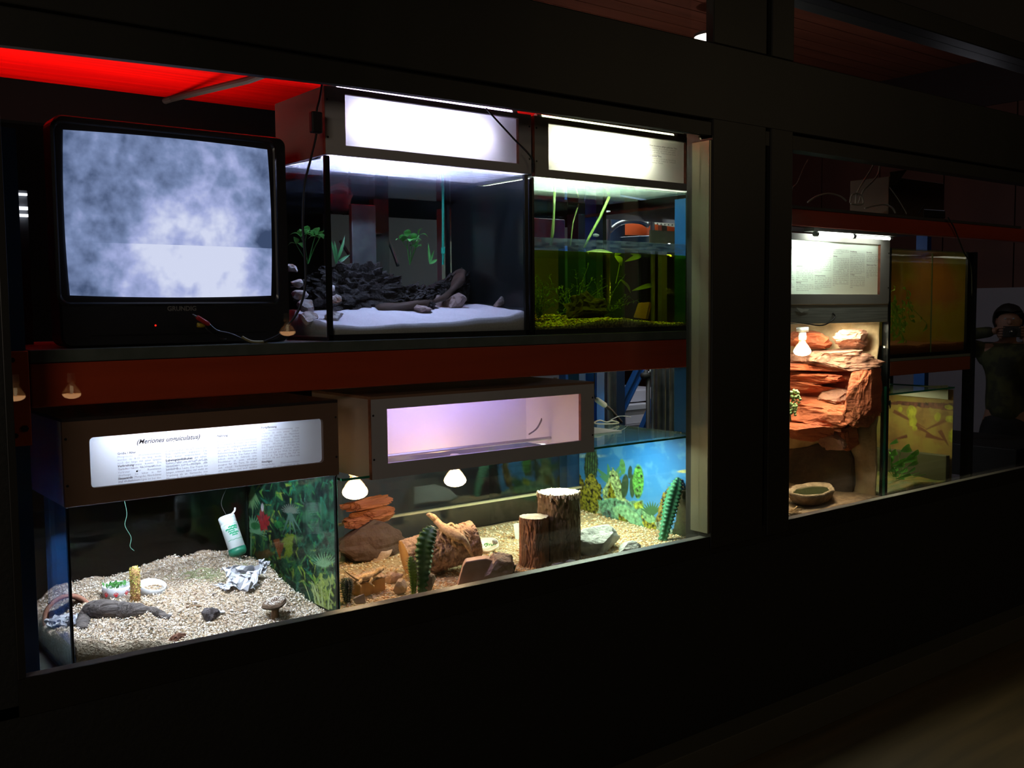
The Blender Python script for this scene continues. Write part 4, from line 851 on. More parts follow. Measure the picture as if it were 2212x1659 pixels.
# ------------------------------------------------------------------ skinned bodies
def skinned(name, chains, mt, parent=None, sub=2):
    """chains: lists of (point, rx, ry); a chain may start with ('@', i) joining vertex i of the first chain"""
    vs_, es, rd_ = [], [], []
    for ch in chains:
        prev = None
        for it in ch:
            if it[0] == '@': prev = it[1]; continue
            vs_.append(Vector(it[0])); rd_.append((it[1], it[2] if len(it) > 2 else it[1]))
            if prev is not None: es.append((prev, len(vs_)-1))
            prev = len(vs_)-1
    me = bpy.data.meshes.new(name); me.from_pydata(vs_, es, []); o = bpy.data.objects.new(name, me); sc.collection.objects.link(o)
    k = o.modifiers.new('skin', 'SKIN'); k.use_smooth_shade = True
    ly = me.skin_vertices[0].data if me.skin_vertices else None
    if ly is None:
        bpy.context.view_layer.objects.active = o; ly = me.skin_vertices[0].data
    for i, (a, b_) in enumerate(rd_): ly[i].radius = (a, b_)
    ly[0].use_root = True
    s_ = o.modifiers.new('sub', 'SUBSURF'); s_.levels = s_.render_levels = sub
    bpy.context.view_layer.update()
    m2 = bpy.data.meshes.new_from_object(o.evaluated_get(bpy.context.evaluated_depsgraph_get())); bpy.data.objects.remove(o)
    m2.materials.clear(); m2.materials.append(mt); m2.shade_smooth()
    o = bpy.data.objects.new(name, m2); sc.collection.objects.link(o)
    if parent:
        o.parent = parent; o.matrix_parent_inverse = Matrix.Translation(-Vector(parent.location))
    return o
# ------------------------------------------------------------------ printed posters
def smooth(a, b, x): t = np.clip((x-a)/(b-a), 0, 1); return t*t*(3-2*t)
class Print:
    """a printed sheet on a plane x = X, drawn in vertex colours"""
    def __init__(s, X, y0, y1, z0, z1, ny, nz, normal=-1):
        s.X, s.y0, s.y1, s.z0, s.z1, s.ny, s.nz = X, y0, y1, z0, z1, ny, nz
        Y, Z = np.meshgrid(np.linspace(y0, y1, ny+1), np.linspace(z0, z1, nz+1), indexing='ij')
        P = np.stack([np.full_like(Y, X), Y, Z-EYE], -1) @ CM.T; s.U = CX+FPX*P[..., 0]/P[..., 2]; s.V = CY+FPX*P[..., 1]/P[..., 2]
        s.C = np.zeros(Y.shape+(3,)); s.Y, s.Z = Y, Z
        s.n = np.array([[noise.fractal(Vector((i*.045, j*.045, X*9)), 1, 2, 5) for j in range(nz+1)] for i in range(ny+1)])
        s.n2 = np.array([[noise.fractal(Vector((i*.16, j*.16, X*5)), 1, 2, 4) for j in range(nz+1)] for i in range(ny+1)])
    def put(s, mask, col):
        c = np.array(S(col)) if isinstance(col, tuple) else col; s.C = s.C*(1-mask[..., None])+c*mask[..., None]
    def ell(s, u, v, a, b, rot, col, soft=.12, nz=0, tex=.25):
        t = math.radians(rot); du, dv = s.U-u, s.V-v; p = du*math.cos(t)+dv*math.sin(t); q = -du*math.sin(t)+dv*math.cos(t)
        d = np.sqrt((p/a)**2+(q/b)**2)+nz*s.n2; c = np.array(S(col))*(1+tex*s.n2[..., None]*2); s.put(1-smooth(1-soft, 1+soft, d), np.clip(c, 0, 1))
    def leafs(s, u, v, L, w, rot, col):  # tapered blade from (u,v)
        t = math.radians(rot); du, dv = s.U-u, s.V-v; p = (du*math.cos(t)+dv*math.sin(t))/L; q = (-du*math.sin(t)+dv*math.cos(t))
        ww = w*np.clip(1-p, 0, 1)**.7; m_ = (p > 0)*(p < 1)*(1-smooth(.7, 1.2, np.abs(q)/(ww+.01))); s.put(m_, col)
    def poly(s, pts, col, tex=.3, nzw=0):
        U, V = s.U+nzw*s.n2, s.V+nzw*s.n; ins = np.zeros(U.shape, bool); n = len(pts)
        for i in range(n):
            (x0, y0), (x1, y1) = pts[i], pts[(i+1) % n]
            c = ((y0 > V) != (y1 > V)) & (U < (x1-x0)*(V-y0)/((y1-y0) or 1e-9)+x0); ins ^= c
        s.put(ins.astype(float), np.clip(np.array(S(col))*(1+tex*2*s.n2[..., None]), 0, 1))
    def build(s, name, mt, dx=0):
        ny, nz = s.ny, s.nz; me = bpy.data.meshes.new(name); V = np.stack([np.full_like(s.Y, s.X+dx), s.Y, s.Z], -1).reshape(-1, 3)
        I = np.arange((ny+1)*(nz+1)).reshape(ny+1, nz+1); F = np.stack([I[:-1,:-1], I[:-1,1:], I[1:,1:], I[1:,:-1]], -1).reshape(-1, 4)
        me.from_pydata(V.tolist(), [], F.tolist()); ca = me.color_attributes.new('print', 'FLOAT_COLOR', 'POINT')
        c4 = np.concatenate([np.clip(s.C, 0, 1).reshape(-1, 3), np.ones((V.shape[0], 1))], 1); ca.data.foreach_set('color', c4.ravel()); me.materials.append(mt)
        o = bpy.data.objects.new(name, me); sc.collection.objects.link(o); q = o.modifiers.new('solid', 'SOLIDIFY'); q.thickness = .0008; q.offset = 0; return o
PR = vcol_mat('printed_paper', .55)
# jungle poster on the right wall of the gerbil terrarium
p = Print(1.342, 2.515, 3.135, .735, 1.140, 230, 150)
base = np.array(S((16,30,26))); g = np.array(S((40,84,62))); b_ = np.array(S((14,34,52)))
p.C = base+(g-base)*smooth(-.1,.5,p.n)[..., None]; p.put(smooth(.0,.5,p.n2)*.6, (34,92,66)); p.put(smooth(.1,.6,-p.n)*.7, (10,18,26))
R_ = random.Random(6)
for k in range(330):
    u, v = R_.uniform(526, 722), R_.uniform(1035, 1260); lo = v > 1180
    col = R_.choice(((60,120,60),(36,96,66),(88,140,60),(130,150,60),(30,110,90)) if u < 640 or lo else ((30,80,64),(36,100,80),(50,110,60)))
    p.leafs(u, v, R_.uniform(8,26), R_.uniform(1,3.2), R_.uniform(50,130) if R_.random() < .6 else R_.uniform(-60,240), col)
for k in range(26): p.leafs(546+R_.uniform(-3,3), 1060+R_.uniform(-8,20), R_.uniform(14,44), 2, R_.uniform(60,120), (120,160,110))
for (u, v) in ((552,1150),(545,1138)):
    for a_ in range(-170, 30, 16): p.leafs(u, v, 26, 2.4, a_, (120,170,130))
p.leafs(541,1210,70,3,-88,(120,160,120))
for a_ in (-130,-105,-85,-62,-40,80,100,60): p.leafs(568,1128,20,7,a_,(170,38,48))
p.ell(566,1112,5,14,0,(150,50,60)); p.ell(577,1130,6,6,0,(150,34,40)); p.ell(567,1096,3,9,0,(200,190,200))
p.ell(602,1133,9,8,0,(40,120,60)); p.ell(552,1136,10,8,20,(46,110,60))
for a_ in range(-170, 10, 14): p.leafs(627,1108,22,2.2,a_,(120,128,120))
for a_ in (60,75,90,110): p.leafs(627,1108,50,3,a_,(90,120,110))
p.leafs(597,1165,46,7,78,(150,76,34)); p.leafs(610,1172,30,6,100,(120,50,24)); p.ell(570,1198,18,9,-8,(96,72,36),nz=.5); p.ell(578,1192,6,5,0,(130,90,50))
for k in range(24): p.leafs(625+R_.uniform(-8,8), 1150+R_.uniform(0,50), 16, 4, R_.uniform(60,130), (120,140,36))
for a_ in range(-160, -20, 12): p.leafs(700,1225,34,2.2,a_,(120,160,120))
for k in range(90): p.leafs(700+R_.gauss(0,12), 1262+R_.uniform(-14,60), 14, 2.6, R_.uniform(-130,-60), R_.choice(((170,180,90),(130,150,60),(150,160,90))))
for k in range(10): p.leafs(696+R_.gauss(0,10), 1330, 80, 1.6, R_.uniform(-110,-80), (190,200,140))
tag(p.build('jungle_poster', PR), 'jungle poster with red flower on the right pane of the gerbil tank', 'poster', 'picture backdrops of the terrariums')
# desert poster on the right wall of the lizard terrarium
p = Print(2.8215, 2.512, 3.14, .735, 1.125, 260, 190)
sk0 = np.array(S((40,120,200))); sk1 = np.array(S((72,150,215))); t_ = smooth(940, 1150, p.V); p.C = sk0+(sk1-sk0)*t_[..., None]
p.put(.5*smooth(.0,.5,p.n), (96,165,220)); p.ell(1262,985,40,4,0,(150,190,215),soft=.5)
# sand slope
p.poly([(1240,1090),(1290,1090),(1330,1060),(1370,1090),(1420,1120),(1470,1160),(1510,1190),(1510,1210),(1240,1210)], (150,175,150), .5, 3)
p.poly([(1240,1090),(1300,1110),(1320,1130),(1310,1150),(1240,1170)], (150,140,90), .5, 3)
p.ell(1277,1005,15,42,2,(38,58,36),nz=.1)
for du in (-10,-5,0,5,10): p.ell(1277+du,1000,1.2,38,2,(70,100,60),tex=.6)
for (a_, L_) in ((-100,42),(-80,34),(-135,44),(-150,30),(-60,50),(-40,40)): p.leafs(1320,1042,L_,8,a_,(80,145,110))
p.poly([(1250,1020),(1262,1040),(1258,1075),(1275,1110),(1245,1110)], (120,110,30), .9, 4)
p.poly([(1266,1030),(1278,1022),(1298,1045),(1300,1080),(1290,1110),(1262,1100),(1256,1065)], (130,128,36), 1.0, 4)
p.poly([(1312,1040),(1322,1008),(1334,1022),(1348,1062),(1352,1080),(1338,1082),(1304,1078),(1300,1062)], (150,175,120), .8, 3)
p.poly([(1318,1040),(1326,1060),(1332,1078),(1312,1076)], (120,118,30), .9, 2)
p.ell(1345,1008,6,17,-8,(90,150,90)); p.ell(1350,1050,8,26,5,(48,74,50)); p.ell(1361,1020,4.5,14,5,(44,74,60)); p.ell(1366,1050,6,26,0,(50,80,50))
p.ell(1379,1040,12,36,0,(84,150,66),tex=.8); p.ell(1378,1064,7,13,0,(74,120,60),tex=.9)
p.poly([(1290,1080),(1330,1076),(1354,1084),(1390,1080),(1392,1096),(1420,1120),(1400,1160),(1340,1140),(1300,1110)], (110,165,135), .6, 3)
p.ell(1312,1118,10,18,0,(70,100,96),tex=1.2)
p.poly([(1322,1096),(1350,1090),(1378,1112),(1390,1150),(1388,1176),(1376,1168),(1350,1130),(1330,1116)], (140,195,150), .4, 2)
p.poly([(1335,1110),(1360,1128),(1378,1150),(1380,1176),(1362,1165),(1340,1140)], (120,120,30), 1.2, 3)
p.poly([(1384,1112),(1410,1120),(1420,1145),(1420,1165),(1395,1150)], (140,135,40), 1.2, 3)
p.poly([(1385,1100),(1408,1110),(1418,1128),(1404,1132),(1390,1120)], (130,180,130), .5, 2)
p.poly([(1368,1088),(1384,1082),(1392,1096),(1372,1100)], (150,170,60), .7, 2)
for a_ in range(-150, -20, 13): p.leafs(1408,1112,30,4,a_,(56,110,70))
p.poly([(1430,1070),(1445,1052),(1452,1080),(1440,1120),(1415,1130)], (120,105,40), 1.2, 3)
p.poly([(1466,1060),(1500,1050),(1500,1180),(1450,1180)], (38,50,22), .8, 6); p.ell(1482,1018,18,3.5,-3,(205,200,140),soft=.3)
for k in range(60): p.leafs(R_.uniform(1385,1420), R_.uniform(1150,1178), 10, 2, R_.uniform(0,180), (150,190,160))
tag(p.build('desert_poster', PR), 'blue sky poster with cacti and rocks on the right pane of the lizard terrarium', 'poster', 'picture backdrops of the terrariums')

# ------------------------------------------------------------------ lizard terrarium
GZ = .738
def g(u, v, dz=0): return atz(u, v, GZ+dz)
def h_lr(x, y): return GZ-.002+.03*max(0, y-2.6)+.004*noise.noise(Vector((x*10, y*10, 4)))
heap('desert_gravel_bed', 1.360, 2.818, 2.510, 3.142, .724, h_lr, mat('desert_sand', (.55,.42,.24), .95, bump=(180,1,.006), var=(90, (.40,.26,.12), .4, .65)), ('sandy gravel floor of the lizard terrarium', 'gravel'), 100, 40)
rd = random.Random(14)
pebbles('desert_pebbles', 'orange-brown and cream pebbles on the floor of the lizard terrarium', [(1.365+1.45*rd.random(), 2.514+.60*rd.random()**1.5) for _ in range(6500)], .0042, [mat('peb_a', (.75,.50,.24), .8), mat('peb_b', (.85,.76,.52), .8), mat('peb_c', (.5,.28,.12), .8), mat('peb_d', (.66,.58,.40), .8)], h_lr, seed=2)
LOGB = mat('log_bark', (.50,.34,.21), .85, var=(40, (.26,.15,.08), .45, .62), bump=(50,1,.012), stretch=(1.6,.35,1))
def log(name, label, a, b_, ra, rb, mt, cutm, seed=0, flat=None, bark=.10, n=150, m_=100, knob=0, endjag=.0, cat='log', cf=4.0, lf=16):
    a, b_ = Vector(a), Vector(b_); d = (b_-a); L_ = d.length; d.normalize(); s_ = d.cross(Vector((0,0,1)))
    if s_.length < .1: s_ = Vector((1,0,0))
    s_.normalize(); u_ = s_.cross(d); t = thing(name, label, cat, (a+b_)/2 if abs(d.z) < .7 else a)
    B = MB(); rings = []
    for i in range(m_+1):
        w = i/m_; R = []
        for k in range(n):
            an = 2*math.pi*k/n; ca, sa = math.cos(an), math.sin(an)
            q = Vector((ca*2.6, sa*2.6, w*L_*14+seed*5)); wv = .5*noise.noise(Vector((ca*2, sa*2, w*L_*22+seed))); crack = abs(noise.noise(Vector((ca*cf+seed+wv, sa*cf+wv, w*L_*lf+seed)))); c2_ = abs(noise.noise(Vector((ca*cf*2.1+seed, sa*cf*2.1+wv, w*L_*lf*2+seed*2))))
            rr = (ra+(rb-ra)*w)*(1-bark*.75*(1-min(1,crack/.17))**1.3-bark*.4*(1-min(1,c2_/.15))+.06*noise.noise(q*.5)+.02*noise.noise(q*4)+knob*max(0, noise.noise(Vector((ca*1.5+3, sa*1.5, w*4))))*.3)
            R.append(B.bm.verts.new(a+d*(L_*w)+(s_*ca+u_*sa)*rr))
        rings.append(R)
    for A_, B_ in zip(rings, rings[1:]):
        for k in range(n): B.bm.faces.new((A_[k], A_[(k+1)%n], B_[(k+1)%n], B_[k]))
    E0 = [v.co.copy() for v in rings[0]]; E1 = [v.co.copy() for v in rings[-1]]
    B.obj('bark', mt, t, smooth=True)
    for E_, cc, sg in ((E0, a, -1), (E1, b_, 1)):
        C_ = MB(); V = [C_.bm.verts.new(x_) for x_ in E_]; V2 = [C_.bm.verts.new(cc+(x_-cc)*.5+d*sg*.002) for x_ in E_]; c0 = C_.bm.verts.new(cc+d*sg*.003)
        for k in range(n): C_.bm.faces.new((V[k], V[(k+1)%n], V2[(k+1)%n], V2[k])); C_.bm.faces.new((V2[k], V2[(k+1)%n], c0))
        C_.obj('cut_face', cutm, t)
    return t, d, s_, u_
LA, LB_ = at(877,1213,2.735), at(1026,1164,2.67)
def on_log(u, v, lift, r_=.0655):
    q = Vector(_ray(u, v)).normalized(); o_ = Vector((0,0,EYE)); ax = (LB_-LA).normalized(); best = None
    for i in range(900):
        p_ = o_+q*(2.6+i*.0012); w_ = p_-LA; dd = (w_-ax*w_.dot(ax)).length-(r_+lift)
        if best is None or dd < best[0]: best = (dd, p_)
        if dd <= 0: return p_
    return best[1]
log('split_log', 'big barked log the larger lizard lies on', LA, LB_, .070, .064, LOGB, WOOD_CUT, 2, bark=.15, cf=2.6, lf=42)
# the big lizard
SKIN = mat('lizard_skin', (.62,.42,.22), .7, var=(160, (.42,.26,.13), .42, .62), bump=(500,.9,.003))
SKIN2 = mat('lizard_skin_small', (.72,.48,.22), .7, var=(160, (.5,.3,.12), .42, .62), bump=(500,.9,.003))
def lizard(name, label, sp, legs, mt, upf):
    """body, legs and toes are lofted and fused into one surface"""
    t = thing(name, label, 'lizard', sp[3][0]); P = spline([q[0] for q in sp], 8); n = len(sp)-1; b = MB(); rings = []; K = 20
    for i, p_ in enumerate(P):
        w = i/8; a0 = min(int(w), n-1); f = w-a0; f = f*f*(3-2*f); rx = sp[a0][1]*(1-f)+sp[a0+1][1]*f; ry = sp[a0][2]*(1-f)+sp[a0+1][2]*f
        d = (P[min(i+1, len(P)-1)]-P[max(i-1, 0)]).normalized(); up = upf(p_); sd = d.cross(up).normalized(); up = sd.cross(d)
        rings.append([b.bm.verts.new(p_+sd*math.cos(2*math.pi*k/K)*rx+up*(math.sin(2*math.pi*k/K)*ry*(1 if math.sin(2*math.pi*k/K) > 0 else .7))) for k in range(K)])
    for A_, B_ in zip(rings, rings[1:]):
        for k in range(K): b.bm.faces.new((A_[k], A_[(k+1)%K], B_[(k+1)%K], B_[k]))
    b.bm.faces.new(rings[0][::-1]); b.bm.faces.new(rings[-1])
    for lg in legs:
        Q = [sp[lg[0]][0]]+[q[0] for q in lg[1:]]; R = [lg[1][1]*1.2]+[q[1] for q in lg[1:]]
        S2 = spline(Q, 4); b.tube(S2, [R[min(k//4, len(R)-1)]*(1-(k%4)/4)+R[min(k//4+1, len(R)-1)]*((k%4)/4) for k in range(len(S2))], 8)
        e_ = Vector(Q[-1]); dd = (Vector(Q[-1])-Vector(Q[-2])).normalized(); up = upf(e_); sd = dd.cross(up).normalized()
        for k in (-1.1, -.4, .4, 1.1): b.tube([e_-dd*.002, e_+dd*.004+sd*k*.003, e_+dd*.008+sd*k*.006-up*.001], [.0017,.0014,.0007], 5)
    o = b.obj('lizard_body', mt, t); r = o.modifiers.new('fuse', 'REMESH'); r.mode = 'VOXEL'; r.voxel_size = .0011; r.use_smooth_shade = True
    s_ = o.modifiers.new('soft', 'SMOOTH'); s_.iterations = 3; s_.factor = .5; bpy.context.view_layer.update()
    m2 = bpy.data.meshes.new_from_object(o.evaluated_get(bpy.context.evaluated_depsgraph_get())); o.modifiers.clear(); o.data = m2; m2.materials.clear(); m2.materials.append(mt); m2.shade_smooth()
    h0, h2 = P[5], P[14]; d = (h2-h0).normalized(); up = upf(h0); sd = d.cross(up).normalized(); ec = P[9]
    for s_ in (-1, 1): MB().rock(ec+sd*s_*sp[1][1]*.80+up*sp[1][2]*.42, (.0019,.0019,.0019), 1, 2, 0, 0).obj('eye', CABLEB, t, smooth=True)
    k = MB()
    for i in range(12, min(len(P)-20, 60), 1):
        p_ = P[i]; w = i/8; a0 = min(int(w), n-1); f = w-a0; rx = sp[a0][1]*(1-f)+sp[a0+1][1]*f; dd = (P[i+1]-P[i-1]).normalized(); up = upf(p_); sd = dd.cross(up).normalized()
        for s_ in (-1, 1): q = p_+sd*s_*rx*.93; k.tube([q, q+sd*s_*.0032+up*.0006+dd*.0012], [.0012,.0002], 5)
    k.obj('spine_scale', mt, t); return t
def logup(p_):
    ax = (LB_-LA).normalized(); w_ = Vector(p_)-LA; r = (w_-ax*w_.dot(ax)).normalized(); return (r*.7+Vector((0,-.25,.6))).normalized()
sp = [(on_log(921,1112,.036),.0035,.003),(on_log(927,1113,.036),.0095,.009),(on_log(936,1119,.033),.0145,.0125),(on_log(943,1126,.028),.0125,.0115),(on_log(950,1133,.020),.0115,.011),(on_log(961,1142,.013),.018,.0145),(on_log(975,1151,.011),.021,.0165),(on_log(989,1160,.011),.019,.015),(on_log(1000,1166,.009),.013,.012),(on_log(1008,1176,.008),.010,.0095),(on_log(1016,1192,.006),.0065,.006),(on_log(1023,1208,.005),.0042,.004),(on_log(1029,1228,.003),.0012,.0012)]
legs = [[8,(on_log(992,1164,.010),.0075),(on_log(980,1164,.008),.0065),(on_log(978,1172,.005),.0045),(on_log(984,1178,.003),.0032)],
        [8,(on_log(1001,1156,.008),.0065),(on_log(997,1144,.006),.0050),(on_log(1006,1150,.004),.0038),(on_log(1012,1155,.003),.0028)],
        [5,(on_log(957,1148,.010),.0065),(on_log(952,1158,.007),.005),(on_log(958,1165,.004),.0036),(on_log(962,1170,.003),.0028)],
        [5,(on_log(966,1136,.010),.0055),(on_log(975,1131,.007),.0045),(on_log(982,1136,.004),.003)]]
lizard('bearded_lizard', 'larger tan lizard lying head-up across the big log', sp, legs, SKIN, logup)
# small log piece and small lizard
sh = g(800,1292,0)
t = thing('bark_block', 'small orange-cut block of wood the smaller lizard rests on', 'wood piece', sh)
a0, a1 = g(779,1292), g(833,1276); up = Vector((0,0,.042)); bk = Vector((-.012,.075,0))
MB().hexa([a0, a1, a1+bk, a0+bk, a0+up, a1+up*1.02, a1+bk+up*1.1, a0+bk+up]).obj('cut_block', WOOD_CUT, t, bevel=.002)
def fnb(u, v): p_ = a0*(1-u)+a1*u+bk*(v*1.02-.02)+up*1.03; return p_+Vector((-.012*(1-v)*(1-u), -.003, .007*noise.fractal(Vector((u*5, v*5, 3)), 1, 2, 4)+.006*math.sin(v*3.1)+.003))
MB().grid(fnb, 24, 20).obj('bark_top', LOGB, t, smooth=True, solid=.003)
sp = [(at(830,1229,2.63),.0028,.0025),(at(826,1229,2.63),.0075,.0068),(at(819,1233,2.63),.0105,.0095),(at(813,1238,2.63),.0085,.0082),(at(807,1242,2.63),.0090,.0088),(at(799,1245,2.63),.0130,.0115),(at(789,1248,2.63),.0135,.012),(at(780,1251,2.63),.0100,.0095),(at(772,1252,2.63),.0062,.0055),(at(763,1247,2.63),.0045,.004),(at(753,1240,2.63),.003,.0028),(at(745,1233,2.63),.001,.001)]
legs = [[7,(at(778,1257,2.615),.0050),(at(771,1260,2.61),.0042),(at(777,1264,2.606),.0028)],[7,(at(784,1248,2.65),.0042),(at(790,1252,2.655),.003)],
        [5,(at(803,1252,2.615),.0050),(at(799,1260,2.61),.0040),(at(805,1264,2.606),.0028)],[5,(at(810,1245,2.65),.0040),(at(816,1250,2.655),.0028)]]
lizard('bearded_lizard', 'smaller sandy lizard resting on the orange-cut wood block at the left', sp, legs, SKIN2, lambda p_: Vector((0,-.25,1)).normalized())
# stumps
STB = mat('stump_bark', (.36,.16,.08), .85, var=(24, (.16,.08,.04), .42, .62), bump=(45,1,.014), stretch=(1.5,1.5,.3))
def stump(label, u0, u1, vb, vt, seed, mt):
    a = g((u0+u1)/2, vb-6); r_ = (at(u1, vb, a.y)-at(u0, vb, a.y)).length*.5*.90; a.y += r_*.8; a.x += r_*.62; a.z = h_lr(a.x, a.y)-.002
    top = at((u0+u1)/2, vt, a.y).z; log('wood_stump', label, a, Vector((a.x, a.y, top)), r_, r_*.98, mt, STUMP_TOP, seed, bark=.17, n=150, m_=90, cat='stump', cf=4.6, lf=13); return a, r_, top
s1_ = stump('shorter reddish wood stump with sunlit white top', 1127, 1183, 1233, 1115, 3, STB)
s2_ = stump('taller shaggy wood stump with pale crumbling top', 1170, 1250, 1222, 1062, 4, mat('stump_bark_b', (.27,.17,.09), .85, var=(24, (.12,.075,.03), .42, .62), bump=(45,1,.014), stretch=(1.5,1.5,.3)))
b = MB(); rd = random.Random(5); a, r_, top = s2_
for k in range(60):
    an = rd.random()*6.28; p0 = Vector((a.x+r_*.99*math.cos(an), a.y+r_*.99*math.sin(an), top-.003-rd.random()**2*.014)); b.rock(p0, (rd.uniform(.002,.005), rd.uniform(.002,.005), rd.uniform(.004,.010)), k, 2, 4, .3)
o = b.obj('bark_crumbs', STUMP_TOP); tag(o, 'pale crumbs of dried bark round the rim of the taller stump', 'bark'); o['kind'] = 'stuff'
# stones
GREYR = mat('grey_rock', (.58,.57,.54), .9, var=(18, (.36,.36,.34), .42, .62), bump=(70,.8,.008))
TANR = mat('tan_stone', (.58,.42,.29), .9, var=(24, (.44,.29,.19), .42, .6), bump=(60,.8,.008))
def stone(nm, lab, u0, u1, vt, vb, seed, mt, dy=.7, sub=4, cuts=9, rough=.1, grp=None, yo=0, zf=1.0, rot=0):
    a = g((u0+u1)/2, vb); wd = (at(u1, vb, a.y)-at(u0, vb, a.y)).length; h_ = (at((u0+u1)/2, vt, a.y+wd*.25).z-GZ)*zf
    c = Vector((a.x+.1*wd, a.y+wd*dy*.42+yo, GZ+h_*.42)); return rocky(nm, lab, c, (wd*.62, wd*.5*dy, h_*.68), seed, mt, sub, cuts+5, rough*.8, 2, rot, grp=grp)
stone('grey_rock', 'large pale grey rock before the desert poster', 1253, 1356, 1122, 1198, 51, GREYR, .7, 4, 10, .10)
stone('grey_rock', 'small pale grey rock right of the large one at the sill', 1348, 1390, 1170, 1196, 52, GREYR, .7, 3)
PSS = mat('pink_sandstone', (.62,.40,.30), .85, var=(12, (.50,.30,.21), .4, .6), bump=(40,.4,.006))
fp = [(985,1276),(1000,1224),(1006,1213),(1030,1209),(1050,1206),(1082,1216),(1074,1238),(1066,1262)]
b = MB(); F0 = [b.bm.verts.new(at(u, v, 2.545)) for u, v in fp]; F1 = [b.bm.verts.new(at(u, v, 2.545)+Vector((.035,.05,.0 if v > 1230 else -.004))) for u, v in fp]
b.bm.faces.new(F0); b.bm.faces.new(F1[::-1])
for i in range(len(fp)): b.bm.faces.new((F0[i], F0[(i+1)%len(fp)], F1[(i+1)%len(fp)], F1[i]))
tag(b.obj('stone_slab', PSS, bevel=.004), 'pinkish flat sandstone slab leaning before the log', 'rock')
stone('stone_slab', 'rough brown sandstone block right of the pinkish slab', 1045, 1112, 1190, 1250, 54, TANR, .6, 4, 8, .12)
stone('tan_stone', 'pointed tan stone behind the cut end of the log', 808, 862, 1180, 1225, 55, TANR, .6, 3, 7, .06, yo=.05)
stone('tan_stone', 'dark-shaded stone left below the log', 826, 870, 1232, 1262, 56, TANR, .6, 3)
stone('tan_stone', 'rounded tan stone left of the front cactus', 855, 884, 1250, 1284, 57, TANR, .7, 3)
stone('tan_stone', 'chipped tan stone right of the front cactus', 912, 943, 1240, 1284, 58, TANR, .7, 3)
stone('stone_slab', 'thin grey slab at the front glass by the left cactus', 764, 790, 1280, 1308, 59, mat('slab_grey', (.36,.30,.25), .85), .3, 3)
stone('white_stone', 'small white stone at the sill before the taller stump', 1198, 1222, 1213, 1224, 60, GREYR, .6, 2, grp='white stones at the sill')
stone('white_stone', 'white stone at the sill right below the taller stump', 1222, 1244, 1208, 1220, 61, GREYR, .6, 2, grp='white stones at the sill')
stone('pale_block', 'pale rounded stone half hidden between stump and grey rock', 1250, 1268, 1150, 1172, 62, GREYR, .6, 3, yo=.06)
rocky('brown_boulder', 'long brown boulder under the red bark at the back left', (1.70,3.02,.80), (.17,.08,.085), 63, mat('brown_stone', (.085,.048,.030), .9, bump=(40,.8,.01)), 4, 9, .12, 3)
rocky('brown_boulder', 'darker brown boulder at the back left corner of the lizard terrarium', (1.50,3.00,.79), (.10,.09,.08), 64, mat('brown_stone', (0,0,0)), 4, 9, .12, 3)
tag(MB().rock(g(1108,1212)+Vector((0,.10,.05)), (.012,.012,.010), 5, 2, 5).obj('pebble', GREYR), 'little pale rounded pebble beside the shell dish', 'stone')
# shell dish
a = g(1080,1206)+Vector((.02,.10,.022))
t = thing('shell_dish', 'shallow white glazed dish on the stones behind the slab', 'dish', a)
MB().lathe([(.020,-.024),(.034,-.010),(.044,.008),(.042,.010),(.032,-.006),(.002,-.014)], a, 30, (-.12,-.30,1), fn=lambda t_, z: 1+.12*math.sin(2*t_+.6)+.05*math.sin(5*t_)).obj('dish', mat('glazed_cream', (.85,.72,.58), .3), t, smooth=True)
b = MB(); rd = random.Random(2)
for k in range(14): q = a+Vector((rd.gauss(0,.012), rd.gauss(0,.010), .0)); b.leaf(q, q+Vector((rd.gauss(0,.01), rd.gauss(0,.01), .006)), .009, .3, .3, 4)
tag(b.obj('salad_leaf', LEAFG), 'green salad scraps in the glazed dish', 'food')
